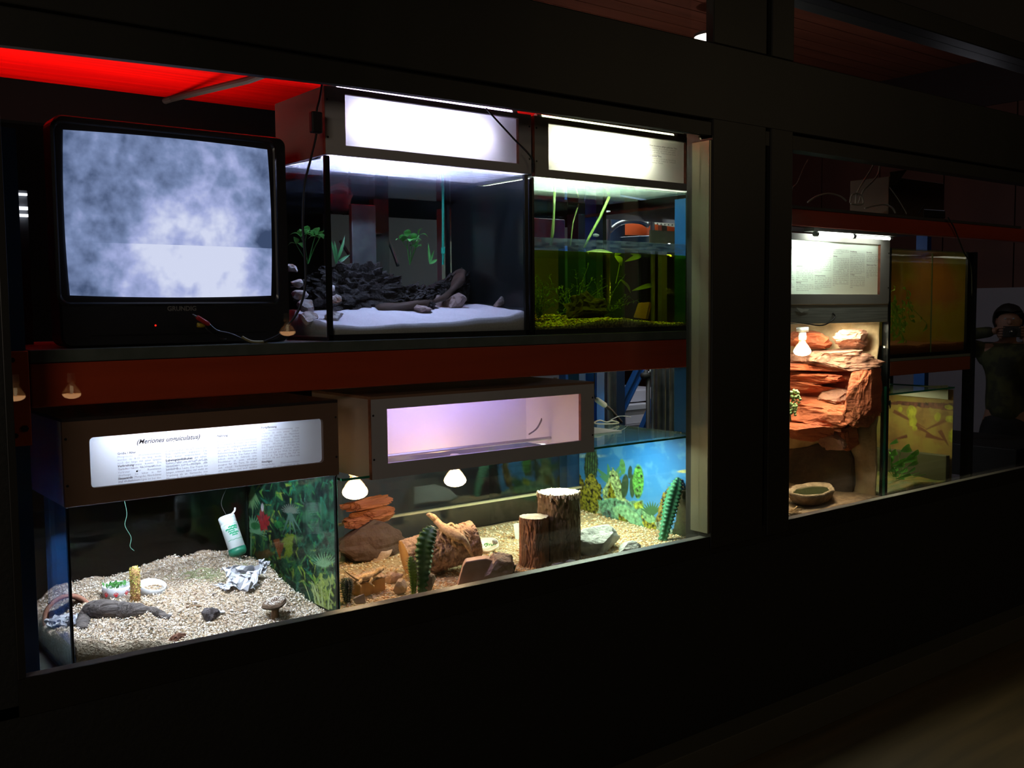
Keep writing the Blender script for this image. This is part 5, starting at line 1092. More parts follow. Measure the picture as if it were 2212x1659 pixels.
# cacti
CACG = mat('cactus_green', (.035,.13,.035), .45, var=(30, (.07,.20,.05), .4, .65), bump=(60,.3,.004))
CACY = mat('cactus_yellow_green', (.22,.34,.02), .45, var=(30, (.12,.26,.03), .4, .65)); CACB = mat('cactus_blue_green', (.07,.30,.16), .45, var=(26, (.04,.2,.10), .4, .65))
SPN = mat('cactus_spine', (.20,.15,.09), .6)
def cactus_arm(cb, sb, P, R, ribs, notch, tw=.0, m_=64, depth=.36):
    P = spline(P, 34); n = len(P)-1; q = ribs*12; rings = []; L_ = sum((P[i+1]-P[i]).length for i in range(n)); sd = None; acc = 0
    for i, p_ in enumerate(P):
        w = i/n; d = (P[min(i+1,n)]-P[max(i-1,0)]).normalized()
        if sd is None: sd = d.cross(Vector((0,1,0.05))).normalized()
        sd = (sd-d*sd.dot(d)).normalized(); u_ = sd.cross(d); rr = R*min(1, w+.45)*(1-.75*(max(0, w-.72)/.28)**1.8)
        ring = []
        for k in range(q):
            an = 2*math.pi*k/q; rb = abs(math.cos(ribs*an/2+tw)); crest = rb**2.2
            nt = 1-.24*crest*(.5+.5*math.cos(2*math.pi*w*notch)); ring.append(cb.bm.verts.new(p_+(sd*math.cos(an)+u_*math.sin(an))*rr*((1-depth)+depth*crest)*nt))
        rings.append(ring)
    for A_, B_ in zip(rings, rings[1:]):
        for k in range(q): cb.bm.faces.new((A_[k], A_[(k+1)%q], B_[(k+1)%q], B_[k]))
    cb.bm.faces.new(rings[-1]); cb.bm.faces.new(rings[0][::-1])
    rd_ = random.Random(1)
    for j in range(int(notch)):
        w = (j+.0)/notch+.5/notch*0; i = min(n-1, int(round((w+.02)*n))); p_ = P[i]; ring = rings[i]
        for rbk in range(ribs):
            an = (2*math.pi*rbk-2*tw)/ribs; k = int(round(an/(2*math.pi)*q)) % q; c0 = ring[k].co; o_ = (c0-p_).normalized()
            for s_ in range(3): sb.tube([c0, c0+o_*rd_.uniform(.005,.009)+Vector((rd_.gauss(0,.003), rd_.gauss(0,.003), rd_.gauss(0,.003)))], [.0007,.0002], 4, cap=False)
def cactus(label, arms, mt, ribs=4, notch=14, loc=None, grp=None, mts=None):
    t = thing('column_cactus', label, 'cactus', loc or arms[0][0][0], grp)
    for i, (P, R, tw) in enumerate(arms):
        cb, sb = MB(), MB(); cactus_arm(cb, sb, P, R, ribs, notch, tw); o = cb.obj('stem', mts[i] if mts else mt, t, smooth=True); sb.obj('spine', SPN, o)
    return t
bse = g(912,1290)
cactus('large dark green ribbed cactus standing in front of the log', [([at(912,1286,2.545), at(915,1230,2.545), at(919,1175,2.55), at(936,1138,2.56)], .037, .3), ([at(893,1286,2.53), at(893,1245,2.53), at(887,1202,2.535)], .017, .4), ], CACG, 4, 15, bse, mts=[CACG, CACY])
cactus('blue-green leaning cactus at the right end of the desert terrarium', [([at(1428,1182,2.56), at(1440,1130,2.56), at(1452,1080,2.565), at(1466,1032,2.57)], .033, .55)], CACB, 4, 19)
cactus('small dark cactus in the front left corner of the lizard terrarium', [([g(748,1312)+Vector((.03,.05,-.0)), g(748,1312)+Vector((.03,.05,.04)), g(748,1312)+Vector((.03,.05,.072))], .020, 0)], mat('cactus_dark', (.02,.05,.03), .5), 9, 12)
b = MB(); rd = random.Random(12); a = g(1108,1244)+Vector((.012,.02,0))
for k in range(9): an = k*.7; b.leaf(a+Vector((.004*math.cos(an), .004*math.sin(an), 0)), a+Vector((.016*math.cos(an), .014*math.sin(an), rd.uniform(.022,.036))), .007, -.15, .5, 6, (0,-1,.2))
tag(b.obj('small_aloe', mat('aloe_green', (.03,.12,.05), .4), smooth=True), 'tiny dark green aloe at the sill left of the shorter stump', 'plant')
tag(MB().hexa([at(1115,1178,2.9), at(1128,1178,2.9), at(1128,1178,2.902), at(1115,1178,2.902), at(1109,1132,2.9), at(1128,1128,2.9), at(1128,1128,2.902), at(1109,1132,2.902)]).obj('info_card', mat('card_white', (.62,.65,.62), .7)), 'white card leaning behind the shorter stump', 'card')
# red brown sandstone pile at the back left
SST = mat('red_sandstone', (.46,.16,.06), .85, var=(14, (.30,.09,.03), .4, .6), bump=(40,.8,.01), stretch=(.4,1,3))
for i, (u0, u1, v0, v1, Y, lb) in enumerate(((742,842,1072,1098,3.02,'slanting top plank of red bark at the back left'), (760,845,1098,1118,3.03,'second layer of red bark at the back left'), (744,848,1116,1134,3.04,'lowest layer of red bark at the back left'))):
    a, c_ = at(u0, v1, Y), at(u1, v0, Y+.02); mid = (a+c_)/2; o = MB().rock((0,0,0), ((c_-a).length*.56, .035, .024), 80+i, 5, 6, .16, 4, boxy=.45).obj('red_bark', SST)
    o.location = mid; o.rotation_euler = (0, -math.atan2(c_.z-a.z, c_.x-a.x)*.8, 0); tag(o, lb, 'bark', 'red bark pieces at the back')
# heat lamps
def reflector_lamp(label, c, r_, st, grp='reflector heat lamps', sock=True, tilt=(0,0,1), cord=None, nm='heat_lamp', warm=(1,.66,.36)):
    c = Vector(c); t = thing(nm, label, 'lamp', c, grp)
    lens = MB().lathe([(r_*.99,0),(r_*.93,-r_*.22),(r_*.72,-r_*.42),(r_*.38,-r_*.54),(.0005,-r_*.58)], c, 28, cap=False); lens.obj('bulb_front', emit('bulb_glow_%g_%g' % (st, warm[1]), warm, st), t, smooth=True)
    MB().lathe([(r_*.99,.001),(r_*.96,r_*.18),(r_*.70,r_*.62),(r_*.40,r_*1.0),(r_*.36,r_*1.35)], c, 28, cap=False).obj('bulb_neck', glass('mirrored_bulb', (.9,.78,.62), 1.8, haze=.10, hazecol=(1,.85,.65), rough=.2), t, smooth=True)
    MB().lathe([(r_*.12,.0),(r_*.2,r_*.5),(r_*.16,r_*.9)], c, 16, cap=False).obj('filament_glow', emit('bulb_core_%g' % st, (1,.8,.55), st*.4), t, smooth=True)
    if sock: MB().lathe([(r_*.40,r_*1.3),(r_*.44,r_*1.32),(r_*.46,r_*1.75),(r_*.42,r_*1.8),(r_*.40,r_*2.3),(r_*.34,r_*2.35)], c, 20).obj('socket', mat('ceramic_socket', (.8,.74,.6), .35), t, smooth=True)
    if cord: MB().tube(spline(cord), .003, 6).obj('cord', CABLEB, t)
    return t
b1 = at(767,1062,2.70); b2 = at(983,1037,2.70)
reflector_lamp('glowing reflector lamp hanging at the left end of the lizard terrarium', b1, .0395, 80)
reflector_lamp('glowing reflector lamp above the log, half hidden by the grey hood', b2, .0370, 80)
tag(MB().tube([(1.36,2.70,b1.z+.098),(2.30,2.70,b1.z+.098)], .006, 8).obj('lamp_rail', ALU), 'thin metal rail carrying the two heat lamps under the grey hood', 'rail')
lamp('desert_fill', 'AREA', (2.45, 2.70, 1.12), 8.5, (.85,1.0,.80), .5, .1)  # added area light without a fixture, brightens stump tops and poster
# boxes and cables on top of the terrarium
tag(MB().box(2.31, 2.66, 2.72, 3.10, 1.1345, 1.139).obj('reflector_plate', mat('plate_aluminium', (.80,.80,.76), .45)), 'aluminium lamp cover plate on the glass top at the right', 'plate')
t = thing('lamp_plug', 'white lamp connector with lead hanging before the steel profiles', 'plug', at(1297,866,2.9))
a, c_ = at(1287,862,2.86), at(1306,875,2.90); MB().tube([a, a+(c_-a)*.15, c_], [.006,.011,.011], 12).obj('connector_body', mat('plug_white', (.7,.7,.64), .5), t, smooth=True)
MB().tube(spline([c_, at(1318,885,2.92), at(1330,898,2.94), at(1342,912,2.96)]), .007, 8).obj('black_sleeve', CABLEB, t, smooth=True)
MB().tube(spline([a, at(1283,850,2.86), at(1284,830,2.86), at(1284,805,2.86)]), .0022, 6).obj('cord', CABLEB, t)
tag(MB().tube(spline([at(1280,914,2.84), at(1295,908,2.86), at(1310,912,2.87), at(1322,909,2.88), at(1336,914,2.9), at(1300,916,2.86), at(1281,914,2.84)]), .0032, 6).obj('cable_coil', CABLEW, smooth=True), 'pale cable coil lying on the terrarium top beside the grey hood', 'cable')
tag(MB().tube(spline([at(1318,908,2.88), at(1335,900,2.92), at(1350,899,2.95), at(1362,901,3.0)]), .002, 6).obj('thin_cable', mat('cord_grey', (.3,.36,.36), .5), smooth=True), 'thin grey cable curving past the white connector', 'cable')
# things on the left lid gap
tag(MB().box(.66, 1.30, 2.93, 3.02, 1.15, 1.31).obj('storage_box', mat('box_pale', (.35,.38,.44), .6), bevel=.004), 'pale plastic box standing behind the gerbil light box', 'box')
t = reflector_lamp('unlit ceramic socket lamp behind the grey hood', at(1208,846,2.86)+Vector((0,.02,.0)), .022, .0, grp=None, nm='spare_lamp')
# ------------------------------------------------------------------ keeper's room behind the left racks
def rail(label, u0, u1, Y, v0, v1, mt, nm='steel_profile', grp='grey steel profiles behind the rack', lip=True):
    x0, x1 = at(u0, 850, Y).x, at(u1, 850, Y).x; z0, z1 = 0, at(u0, v0, Y).z
    b = MB().box(x0, x1, Y, Y+.004, z0, z1).box(x0, x0+.004, Y-.02, Y, z0, z1).box(x1-.004, x1, Y-.02, Y, z0, z1); return tag(b.obj(nm, mt, bevel=.001), label, 'profile', grp)
rail('left half of the left pair of grey steel profiles', 1289, 1305, 3.60, 780, 920, ALU); rail('right half of the left pair of grey steel profiles', 1310, 1326, 3.60, 780, 920, ALU)
rail('left half of the right pair of grey steel profiles', 1414, 1431, 3.55, 780, 930, ALU); rail('right half of the right pair of grey steel profiles', 1440, 1456, 3.55, 780, 930, ALU)
def dbar(label, p, q, w_, mt=BLUE, grp='blue rack braces in the back room'):
    b = MB().bar(p, q, w_, .02, (0,1,0)); d = (Vector(q)-Vector(p)).normalized(); s_ = d.cross(Vector((0,1,0))).normalized()
    for k in (-1, 1): b.bar(Vector(p)+s_*k*w_*.42-Vector((0,.015,0)), Vector(q)+s_*k*w_*.42-Vector((0,.015,0)), .006, .02, (0,1,0))
    return tag(b.obj('diagonal_brace', mt), label, 'brace', grp)
dbar('blue diagonal brace seen above the glass top', at(1318,925,3.9)+(at(1318,925,3.9)-at(1384,790,3.9))*2.45, at(1384,790,3.9), .052)
dbar('darker blue diagonal brace left of the right profile pair', at(1388,925,4.1)+(at(1388,925,4.1)-at(1440,800,4.1))*2.35, at(1440,800,4.1), .045)
def bpost(label, u0, u1, Y, ztop, mt=BLUE):
    x0, x1 = at(u0, 850, Y).x, at(u1, 850, Y).x; t = thing('rear_post', label, 'post', ((x0+x1)/2, Y, 0), 'blue posts in the back room')
    MB().box(x0, x1, Y, Y+.05, 0, ztop).obj('post', mt, t, bevel=.002); h = MB(); z = .9
    while z < ztop-.1: h.lathe([(.008,0),(.008,.001)], ((x0+x1)/2, Y, z), 10, (0,-1,0)); z += .1
    h.obj('slot', mat('slot_pale', (.4,.42,.45), .5), t)
bpost('wide blue post behind the white connector', 1322, 1350, 4.2, 1.95); bpost('blue post just behind the hood corner', 1222, 1277, 3.62, 1.9); bpost('blue post right of the stump behind the rear glass', 1224, 1250, 3.34, 1.2)
t = thing('lidded_tub', 'white lidded plastic tub on a shelf behind the blue brace', 'tub', at(1376,912,4.4))
x0, x1, Y = at(1350,890,4.4).x, at(1404,890,4.4).x, 4.4
MB().hexa([Vector((x0+.01,Y,at(1376,915,Y).z)), Vector((x1-.01,Y,at(1376,915,Y).z)), Vector((x1-.01,Y+.3,at(1376,915,Y).z)), Vector((x0+.01,Y+.3,at(1376,915,Y).z)), Vector((x0,Y,at(1376,885,Y).z)), Vector((x1,Y,at(1376,885,Y).z)), Vector((x1,Y+.3,at(1376,885,Y).z)), Vector((x0,Y+.3,at(1376,885,Y).z))]).obj('tub_body', mat('tub_white', (.75,.75,.8), .4), t, bevel=.004)
MB().box(x0-.008, x1+.008, Y-.012, Y+.31, at(1376,885,Y).z, at(1376,873,Y).z).obj('tub_lid', mat('tub_lid', (.62,.64,.68), .4), t, bevel=.004)
rs = thing('rear_shelf', 'grey shelf board under the white tub', 'shelf', (4.5,4.6,.8)); MB().box(3.6, 5.4, 4.35, 4.9, at(1376,915,4.4).z-.03, at(1376,915,4.4).z).obj('board', mat('rear_shelf', (.2,.2,.21), .5), rs)
for x in (3.62, 5.34): MB().box(x, x+.04, 4.4, 4.85, 0, at(1376,915,4.4).z-.03).obj('side_frame', ALU, rs)
tag(MB().box(4.0, 4.75, 4.45, 4.9, at(1376,868,4.45).z, at(1376,850,4.45).z+.02).obj('drawer_unit', mat('drawer_white', (.6,.6,.66), .4), bevel=.004), 'pale grey drawer front above the white tub', 'drawer')
tag(MB().box(2.95, 3.0+2.3, 5.6, 5.64, 0, 2.2).obj('grey_cabinet', mat('cabinet_grey', (.32,.34,.36), .6), bevel=.004), 'tall grey cabinet front far behind the rack', 'cabinet')
tag(MB().box(4.05, 4.4, 3.7, 3.74, 0, 1.42).obj('leaning_sheet', mat('greenish_sheet', (.12,.16,.15), .25)), 'greenish sheet leaning beside the right grey profiles', 'sheet')
t = thing('valve_fitting', 'dark pipe fitting with white knob near the top of the blue brace', 'valve', at(1398,808,3.7))
MB().tube([Vector((at(1400,812,3.7).x,3.7,0)), at(1400,812,3.7)], .012, 10).tube([at(1388,812,3.7), at(1410,808,3.7)], .018, 10).tube([at(1395,800,3.7), at(1395,816,3.7)], .012, 10).obj('fitting', mat('fitting_dark', (.05,.05,.045), .5), t, smooth=True)
MB().tube([at(1405,802,3.68), at(1413,802,3.68)], .010, 10).obj('knob', mat('knob_white', (.5,.5,.46), .5), t, smooth=True)
tag(MB().box(.30, .40, 3.4, 3.44, 0, 2.0).obj('rear_rail', mat('rail_grey', (.10,.10,.10), .5)), 'dim grey upright behind the left end of the shelf', 'post')
# window glimpse with bright blinds far behind, left of the television
t = thing('louvre_lamp', 'bright louvred lamp glimpsed left of the television', 'lamp', at(48,440,2.9))
for (v0, v1) in ((417,422),(446,453),(462,468)):
    MB().box(at(37,440,2.9).x, at(60,440,2.9).x, 2.90, 2.91, at(48,v1,2.9).z, at(48,v0,2.9).z).obj('lamp_strip', emit('louvre_glow', (.9,.92,1), 1.6), t)
MB().box(at(34,440,2.9).x, at(62,440,2.9).x, 2.912, 2.93, 1.519, at(48,410,2.9).z).obj('lamp_back', mat('louvre_back', (.16,.17,.19), .6), t)
# ceiling lamp of the keeper's room
c = atz(1540,80,3.2)-Vector((.14,.1,0))
t = thing('ceiling_lamp', 'round white ceiling lamp seen just above the transom by the column', 'lamp', c)
MB().lathe([(.001,-.05),(.06,-.045),(.10,-.02),(.11,0)], c+Vector((.14,.1,0)), 32, cap=False).obj('lamp_shade', emit('opal_glow', (1,.93,.8), 5), t, smooth=True)
MB().lathe([(.112,-.002),(.112,.015),(.02,.03),(.02,.175)], c+Vector((.14,.1,0)), 32).obj('lamp_base', ALU, t)

# ================================================================== right window
beam(2.95, 5.71, 1.925, 1.992, 2.485, 'bright red shelf beam across the top of the right window', grp='steel beams carrying the shelves')
tag(MB().box(2.95, 5.30, 2.485, 3.24, 1.993, 2.005).obj('shelf_board', mat('board_dark', (.05,.04,.035), .7)), 'dark top board above the red beam in the right window', 'shelf', 'rack shelf boards')
upright(5.62, 5.71, 2.10, 'blue rack post at the far right edge of the picture', brace=False); upright(2.96, 3.045, 2.10, 'blue rack post hidden behind the column', brace=False)
t = thing('strip_light', 'bright fluorescent strip under the red beam above the sign box', 'lamp', at(1840,505,2.52))
a, c_ = at(1764,498,2.445), at(1925,512,2.445); a.z = c_.z = 1.9; tube_lamp(a.x, (a.x+c_.x)/2-.01, 2.448, 1.893, (.95,1,.9), 24, t, .009); tube_lamp((a.x+c_.x)/2-.005, c_.x, 2.448, 1.893, (.95,1,.9), 24, t, .006)
MB().box(a.x-.03, c_.x+.03, 2.436, 2.484, 1.903, 1.917).obj('lamp_housing', ALU, t)
t = thing('slotted_strip', 'slotted steel strip with red dots behind the sign box', 'profile', (3.6,2.9,1.9))
MB().box(3.05, 4.3, 2.95, 2.955, 1.87, 1.925).obj('rail', mat('profile_green', (.14,.15,.11), .5), t)
h = MB()
for k in range(24): h.lathe([(.004,0),(.004,.001)], (3.55+k*.03, 2.95, 1.903), 8, (0,-1,0))
h.obj('red_dot', RED, t)
# grey board with cable
WASH = mat('grey_washed_board', (.46,.49,.44), .6, var=(30, (.30,.33,.29), .4, .62), stretch=(.15,1,5))
z0, z1 = at(1812,698,2.5).z, at(1812,655,2.5).z
t = thing('grey_board', 'grey streaked board between the sign box and the rock terrarium', 'board', (3.6,2.5,z0))
MB().box(3.05, 4.100, 2.50, 2.518, z0, z1-.002).obj('board', WASH, t, bevel=.002)
MB().box(3.05, 4.100, 2.498, 2.50, z1-.007, z1-.004).obj('edge_strip', mat('strip_brown', (.35,.22,.10), .5), t)
b = MB(); rd = random.Random(3)
pts = [at(1720,664,2.4975), at(1735,668,2.4975), at(1748,668,2.4975), at(1745,671,2.4975), at(1736,672,2.4975), at(1732,676,2.4975), at(1724,670,2.4975)]
b.bm.faces.new([b.bm.verts.new(p_) for p_ in pts]); b.obj('torn_paper', mat('torn_white', (.75,.78,.7), .8), t, solid=.0006)
MB().tube(spline([at(1799,677,2.498), at(1804,684,2.49), at(1795,694,2.488), at(1775,703,2.488), at(1745,700,2.488), at(1711,696,2.488), at(1690,695,2.488)]), .0028, 8).obj('cable', CABLEB, t, smooth=True)
MB().lathe([(.005,0),(.004,.003)], at(1799,677,2.5), 10, (0,-1,0)).obj('cable_clip', ALU, t)
# rock terrarium
t_r = tank('tall rock-walled terrarium with the red rock face in the right window', 3.38, 4.103, 2.502, 3.12, .715, 1.545, name='terrarium', seal=.0, cat='terrarium')
MB().box(4.103, 4.118, 2.498, 2.53, .715, 1.62).obj('corner_post', SIL, t_r)
MB().box(4.100, 4.104, 2.500, 2.512, .72, 1.24).obj('glass_rim', GREENEDGE, t_r)
RW = mat('plaster_rock', (.64,.45,.25), .9, var=(7, (.38,.25,.12), .42, .62), bump=(16,.9,.02))
def rwall(u, v):
    x = 3.39+.70*u; z = .73+.80*v; return Vector((x, 3.09-.03*abs(noise.fractal(Vector((x*4, z*4, 1)), 1, 2, 5))-.01*noise.noise(Vector((x*14, z*14, 2))), z))
t = thing('rock_backdrop', 'tan modelled rock wall lining the tall terrarium', 'rock wall', (3.6,3.0,.73))
MB().grid(rwall, 110, 90).obj('rear_rock', RW, t, smooth=True, solid=.006)
def swall(u, v):
    y = 2.53+.55*u; z = .73+.80*v; return Vector((4.085-.02*abs(noise.fractal(Vector((y*5, z*5, 7)), 1, 2, 5)), y, z))
MB().grid(swall, 60, 90).obj('side_rock', RW, t, smooth=True, solid=.006)
REDR = mat('red_rock', (.50,.13,.05), .85, var=(8, (.36,.085,.035), .42, .6), bump=(22,.8,.014), stretch=(.5,1,2))
REDR2 = mat('rust_rock_top', (.40,.19,.12), .9, var=(12, (.26,.12,.08), .42, .62), bump=(30,.9,.014))
Yr = 2.86
rt = thing('rock_formation', 'big red rock formation with ledges and hollows in the tall terrarium', 'rock', at(1800,850,2.95))
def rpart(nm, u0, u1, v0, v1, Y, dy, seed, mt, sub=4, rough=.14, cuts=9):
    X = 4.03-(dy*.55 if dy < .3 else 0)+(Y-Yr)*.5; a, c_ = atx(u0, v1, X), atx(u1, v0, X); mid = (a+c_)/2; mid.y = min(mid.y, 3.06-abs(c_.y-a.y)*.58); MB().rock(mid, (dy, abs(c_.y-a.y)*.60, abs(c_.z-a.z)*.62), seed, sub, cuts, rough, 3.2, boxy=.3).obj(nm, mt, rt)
Yr = 2.86
rpart('top_boulder', 1798, 1862, 708, 752, Yr+.02, .09, 101, REDR2); rpart('top_ledge', 1700, 1785, 718, 752, Yr+.02, .09, 102, REDR)
rpart('cap_ledge', 1690, 1885, 752, 792, Yr, .14, 103, REDR2, 5); rpart('ledge', 1680, 1815, 788, 802, Yr-.02, .10, 104, REDR); rpart('ledge', 1680, 1822, 806, 824, Yr-.01, .10, 105, REDR)
rpart('ledge', 1680, 1805, 828, 846, Yr, .09, 106, REDR); rpart('side_pillar', 1838, 1886, 775, 912, Yr, .12, 107, REDR, 5); rpart('hollow_block', 1775, 1838, 842, 870, Yr, .08, 108, REDR2)
rpart('lower_mass', 1700, 1868, 868, 918, Yr+.02, .12, 109, REDR, 5); rpart('neck', 1800, 1846, 905, 965, Yr+.02, .08, 110, REDR); rpart('shelf_ledge', 1680, 1800, 908, 942, Yr-.10, .12, 111, REDR, 5)
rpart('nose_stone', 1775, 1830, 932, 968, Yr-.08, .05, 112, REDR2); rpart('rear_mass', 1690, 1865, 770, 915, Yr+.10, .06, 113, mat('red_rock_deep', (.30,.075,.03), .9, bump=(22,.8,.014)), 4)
rpart('hollow_shade', 1690, 1838, 950, 1075, Yr+.14, .05, 114, mat('hollow_shade_brown', (.05,.03,.02), .9, bump=(22,.8,.014), var=(6, (.085,.05,.03), .4, .6)), 4, .05)  # solid lump for a hollow, its shade put into the dark brown colour
heap('terrarium_floor', 3.388, 4.095, 2.512, 3.08, .724, lambda x, y: .742+.012*noise.noise(Vector((x*6, y*6, 1)))+.02*max(0,y-2.7), mat('brown_litter', (.30,.18,.09), .9, bump=(80,1,.008), var=(50, (.18,.10,.05), .4, .6)), ('brown soil floor of the tall rock terrarium', 'soil'), 60, 30)
c = atz(1777,1090,.752)+Vector((.06,.10,0))
t = thing('stone_trough', 'oval rough stone water trough at the foot of the rock terrarium', 'water bowl', c)
tw = 1.0
MB().lathe([(.105,-.004),(.130,.02),(.146,.045),(.138,.050),(.122,.046),(.100,.028),(.001,.026)], c, 44, fn=lambda t_, z: (1.25*1/(math.sqrt((math.cos(t_-.35)/1.25)**2+(math.sin(t_-.35)/.62)**2))*.8)*(1+.05*math.sin(5*t_)+.03*math.sin(11*t_))).obj('stone_basin', mat('trough_stone', (.42,.28,.16), .9, bump=(70,1,.008), var=(30, (.28,.18,.10), .4, .6)), t, smooth=True)
MB().lathe([(.001,.0385),(.112,.039)], c, 36, fn=lambda t_, z: 1.25/(math.sqrt((math.cos(t_-.35)/1.25)**2+(math.sin(t_-.35)/.62)**2))*.8, cap=False).obj('water', mat('trough_water', (.05,.055,.02), .04), t)
b = MB(); rd = random.Random(31)
for k in range(26): q = atz(1712+rd.random()*14, 1112-rd.random()*10, .762)+Vector((0,.02,0)); b.bar(q, q+Vector((rd.uniform(.01,.05), rd.gauss(0,.02), rd.gauss(0,.006))), .006, .002)
o = b.obj('bark_chips', mat('chip_brown', (.36,.2,.08), .9)); o['kind'] = 'stuff'; o['label'] = 'brown bark chips in the front left corner of the rock terrarium'; o['category'] = 'bark'
# succulent
t = thing('succulent', 'pale green succulent plants at the left edge of the rock ledge', 'plant', at(1712,905,2.62))
b, s_ = MB(), MB(); rd = random.Random(6)
for (u, v, n_) in ((1716,852,16),(1722,865,10),(1712,880,12),(1713,893,8)):
    c = at(u, v, 2.62); s_.tube([at(1708,910,2.64), (at(1706,880,2.63)), c], .003, 6)
    for k in range(n_):
        d = Vector((rd.gauss(0,1), rd.gauss(0,1)-.5, rd.gauss(.2,1))).normalized(); p_ = c+d*.012
        b.rock(p_+d*.006, (.0085,.0055,.0065), k, 2, 0, 0)
b.obj('leaf', mat('succulent_green', (.45,.55,.20), .5), t, smooth=True); s_.obj('stem', mat('succulent_stem', (.2,.2,.08), .7), t)
c = at(1733,758,2.70)
lt = reflector_lamp('glowing reflector lamp with grey socket above the red rock', c, .038, 130, warm=(1,.76,.48))
MB().tube([c+Vector((0,0,.085)), c+Vector((0,0,.105))], .026, 16).obj('socket_ring', ALU, lt, smooth=True)
lamp('rock_fill', 'AREA', (3.72, 2.60, 1.52), 9, (1,.9,.7), .5, .15)  # added area light besides the bulb, brightens the tan rock wall

# right-hand bay: upper green tank on a beam, lower plant terrarium
t_g = tank('tall algae-green tank on the small rear shelf at the right', 4.120, 4.800, 2.502, 2.95, 1.365, 1.862, seal=.004, cover=glass('cover_faint', (.85,.9,.8), 1.4, haze=.12, hazecol=(.6,.7,.5)))
MB().box(4.48, 4.486, 2.509, 2.94, 1.376, 1.80).obj('divider_pane', TANKG, t_g); MB().box(4.480, 4.487, 2.5082, 2.5122, 1.375, 1.845).obj('divider_edge', mat('divider_pale', (.34,.42,.2), .3), t_g)
AG = glass('algae_water', (.93,.86,.58), 1.05); MB().box(4.128, 4.792, 2.510, 2.94, 1.376, 1.800).obj('water_body', AG, None)
o = bpy.data.objects['water_body.002'] if 'water_body.002' in bpy.data.objects else sc.collection.objects[-1]
o.name = 'tank_water'; tag(o, 'brownish-green water in the algae tank at the right', 'water')
heap('mud_bed', 4.128, 4.792, 2.511, 2.94, 1.3735, lambda x, y: 1.420+.008*noise.noise(Vector((x*9, y*9, 3))), mat('red_mud', (.22,.07,.03), .9, bump=(60,1,.008)), ('red-brown mud bed of the algae tank', 'soil'), 40, 20)
tag(MB().box(4.802, 4.806, 2.51, 2.98, 1.37, 1.86).obj('backing_sheet', mat('tank_backing', (.42,.17,.07), .7, var=(5, (.42,.34,.06), .42, .6))), 'brown backing sheet on the far side of the algae tank', 'sheet')
wd = thing('algae_weed', 'bright green trailing weed down the left side of the algae tank', 'plant', at(1945,700,2.6)); b, s_ = MB(), MB(); rd = random.Random(16)
for k in range(30):
    p0 = at(rd.uniform(1922,1965), rd.uniform(625,700), 2.55+rd.random()*.15); p1 = p0+Vector((rd.gauss(0,.04), rd.gauss(0,.03), -rd.uniform(.03,.12))); p1.x = max(4.13, p1.x); p0.x = max(4.13, p0.x); p1.z = max(1.44, p1.z); P_ = spline([p0, (p0+p1)/2+Vector((rd.gauss(0,.02), 0, 0)), p1], 3); s_.tube(P_, .0012, 4)
    for q in P_[::2]: e_ = q+Vector((rd.gauss(0,.022), rd.gauss(0,.01), rd.gauss(-.01,.02))); e_.x = max(4.128, e_.x); e_.y = max(2.52, e_.y); b.leaf(q, e_, .016, .2, .2, 5, (0,-1,.2))
b.obj('leaf', mat('weed_bright', (.22,.45,.05), .4, trans=.3), wd); s_.obj('stem', mat('weed_bright', (0,0,0)), wd)
t = thing('small_shelf', 'red-brown beam shelf carrying the algae tank', 'shelf', (4.45,2.5,1.27))
MB().box(4.13, 4.86, 2.50, 2.535, 1.285, 1.350).obj('front_beam', mat('red_brown_beam', (.30,.07,.02), .5), t, bevel=.003); MB().box(4.12, 4.86, 2.50, 2.98, 1.351, 1.364).obj('board', mat('board_edge_pale', (.18,.20,.16), .5), t)
MB().box(4.84, 4.868, 2.49, 2.54, 0, 1.86).obj('post', SIL, t); MB().box(4.84, 4.868, 2.93, 2.98, 0, 1.86).obj('post', SIL, t); MB().box(4.122, 4.138, 2.95, 2.98, 0, 1.36).obj('post', SIL, t)
MB().box(4.13, 4.84, 2.93, 2.96, 1.25, 1.350).obj('rear_beam', mat('red_brown_beam', (0,0,0)), t)
t_p = tank('plant terrarium with yellow leaf poster in the lower right corner', 4.122, 4.700, 2.502, 2.98, .715, 1.205, name='terrarium', seal=0, edge=True, cat='terrarium')
MB().box(4.126, 4.696, 2.508, 2.94, 1.196, 1.201).obj('cover_glass', glass('cover_green2', (.8,.95,.85), 1.5, haze=.05, hazecol=(.5,.8,.6)), t_p)
lamp('plant_fill', 'AREA', (4.4, 2.72, 1.19), 2.4, (1,.95,.6), .3, .1)  # unseen area light without a fixture, brightens the leaf poster
b = MB().hexa([atx(1925,852,4.68), atx(2048,863,4.68), atx(2048,863,4.684), atx(1925,852,4.684), atx(1925,836,4.68), atx(2048,832,4.68), atx(2048,832,4.684), atx(1925,836,4.684)])
tag(b.obj('white_strip', mat('strip_cream', (.55,.55,.42), .5)), 'pale cream strip slanting under the green glass edge', 'sheet')
p = Print(4.704, 2.51, 2.975, .73, 1.19, 150, 110)
p.C[:] = S((158,118,62)); p.put(smooth(.0,.5,p.n)*.7, (165,140,66)); p.put(smooth(.1,.5,-p.n)*.6, (120,84,44))
p.poly([(1920,868),(2080,872),(2080,890),(1990,880),(1920,874)], (110,60,50), .6, 3)
for (u, v, L_, w_, a_) in ((1930,888,80,4,28),(1965,912,60,5,30),(2060,900,70,5,155),(2000,940,50,5,15),(1960,942,40,4,165),(2030,930,40,5,60)): p.leafs(u, v, L_, w_, a_, (120,66,44))
for (u, v, a, b_) in ((1970,890,11,14),(1972,912,8,12),(1976,925,6,5),(2025,900,7,9),(2050,880,9,5),(1945,884,5,6),(2055,905,12,8),(2060,940,10,18)): p.ell(u, v, a, b_, 10, (175,165,50), nz=.3)
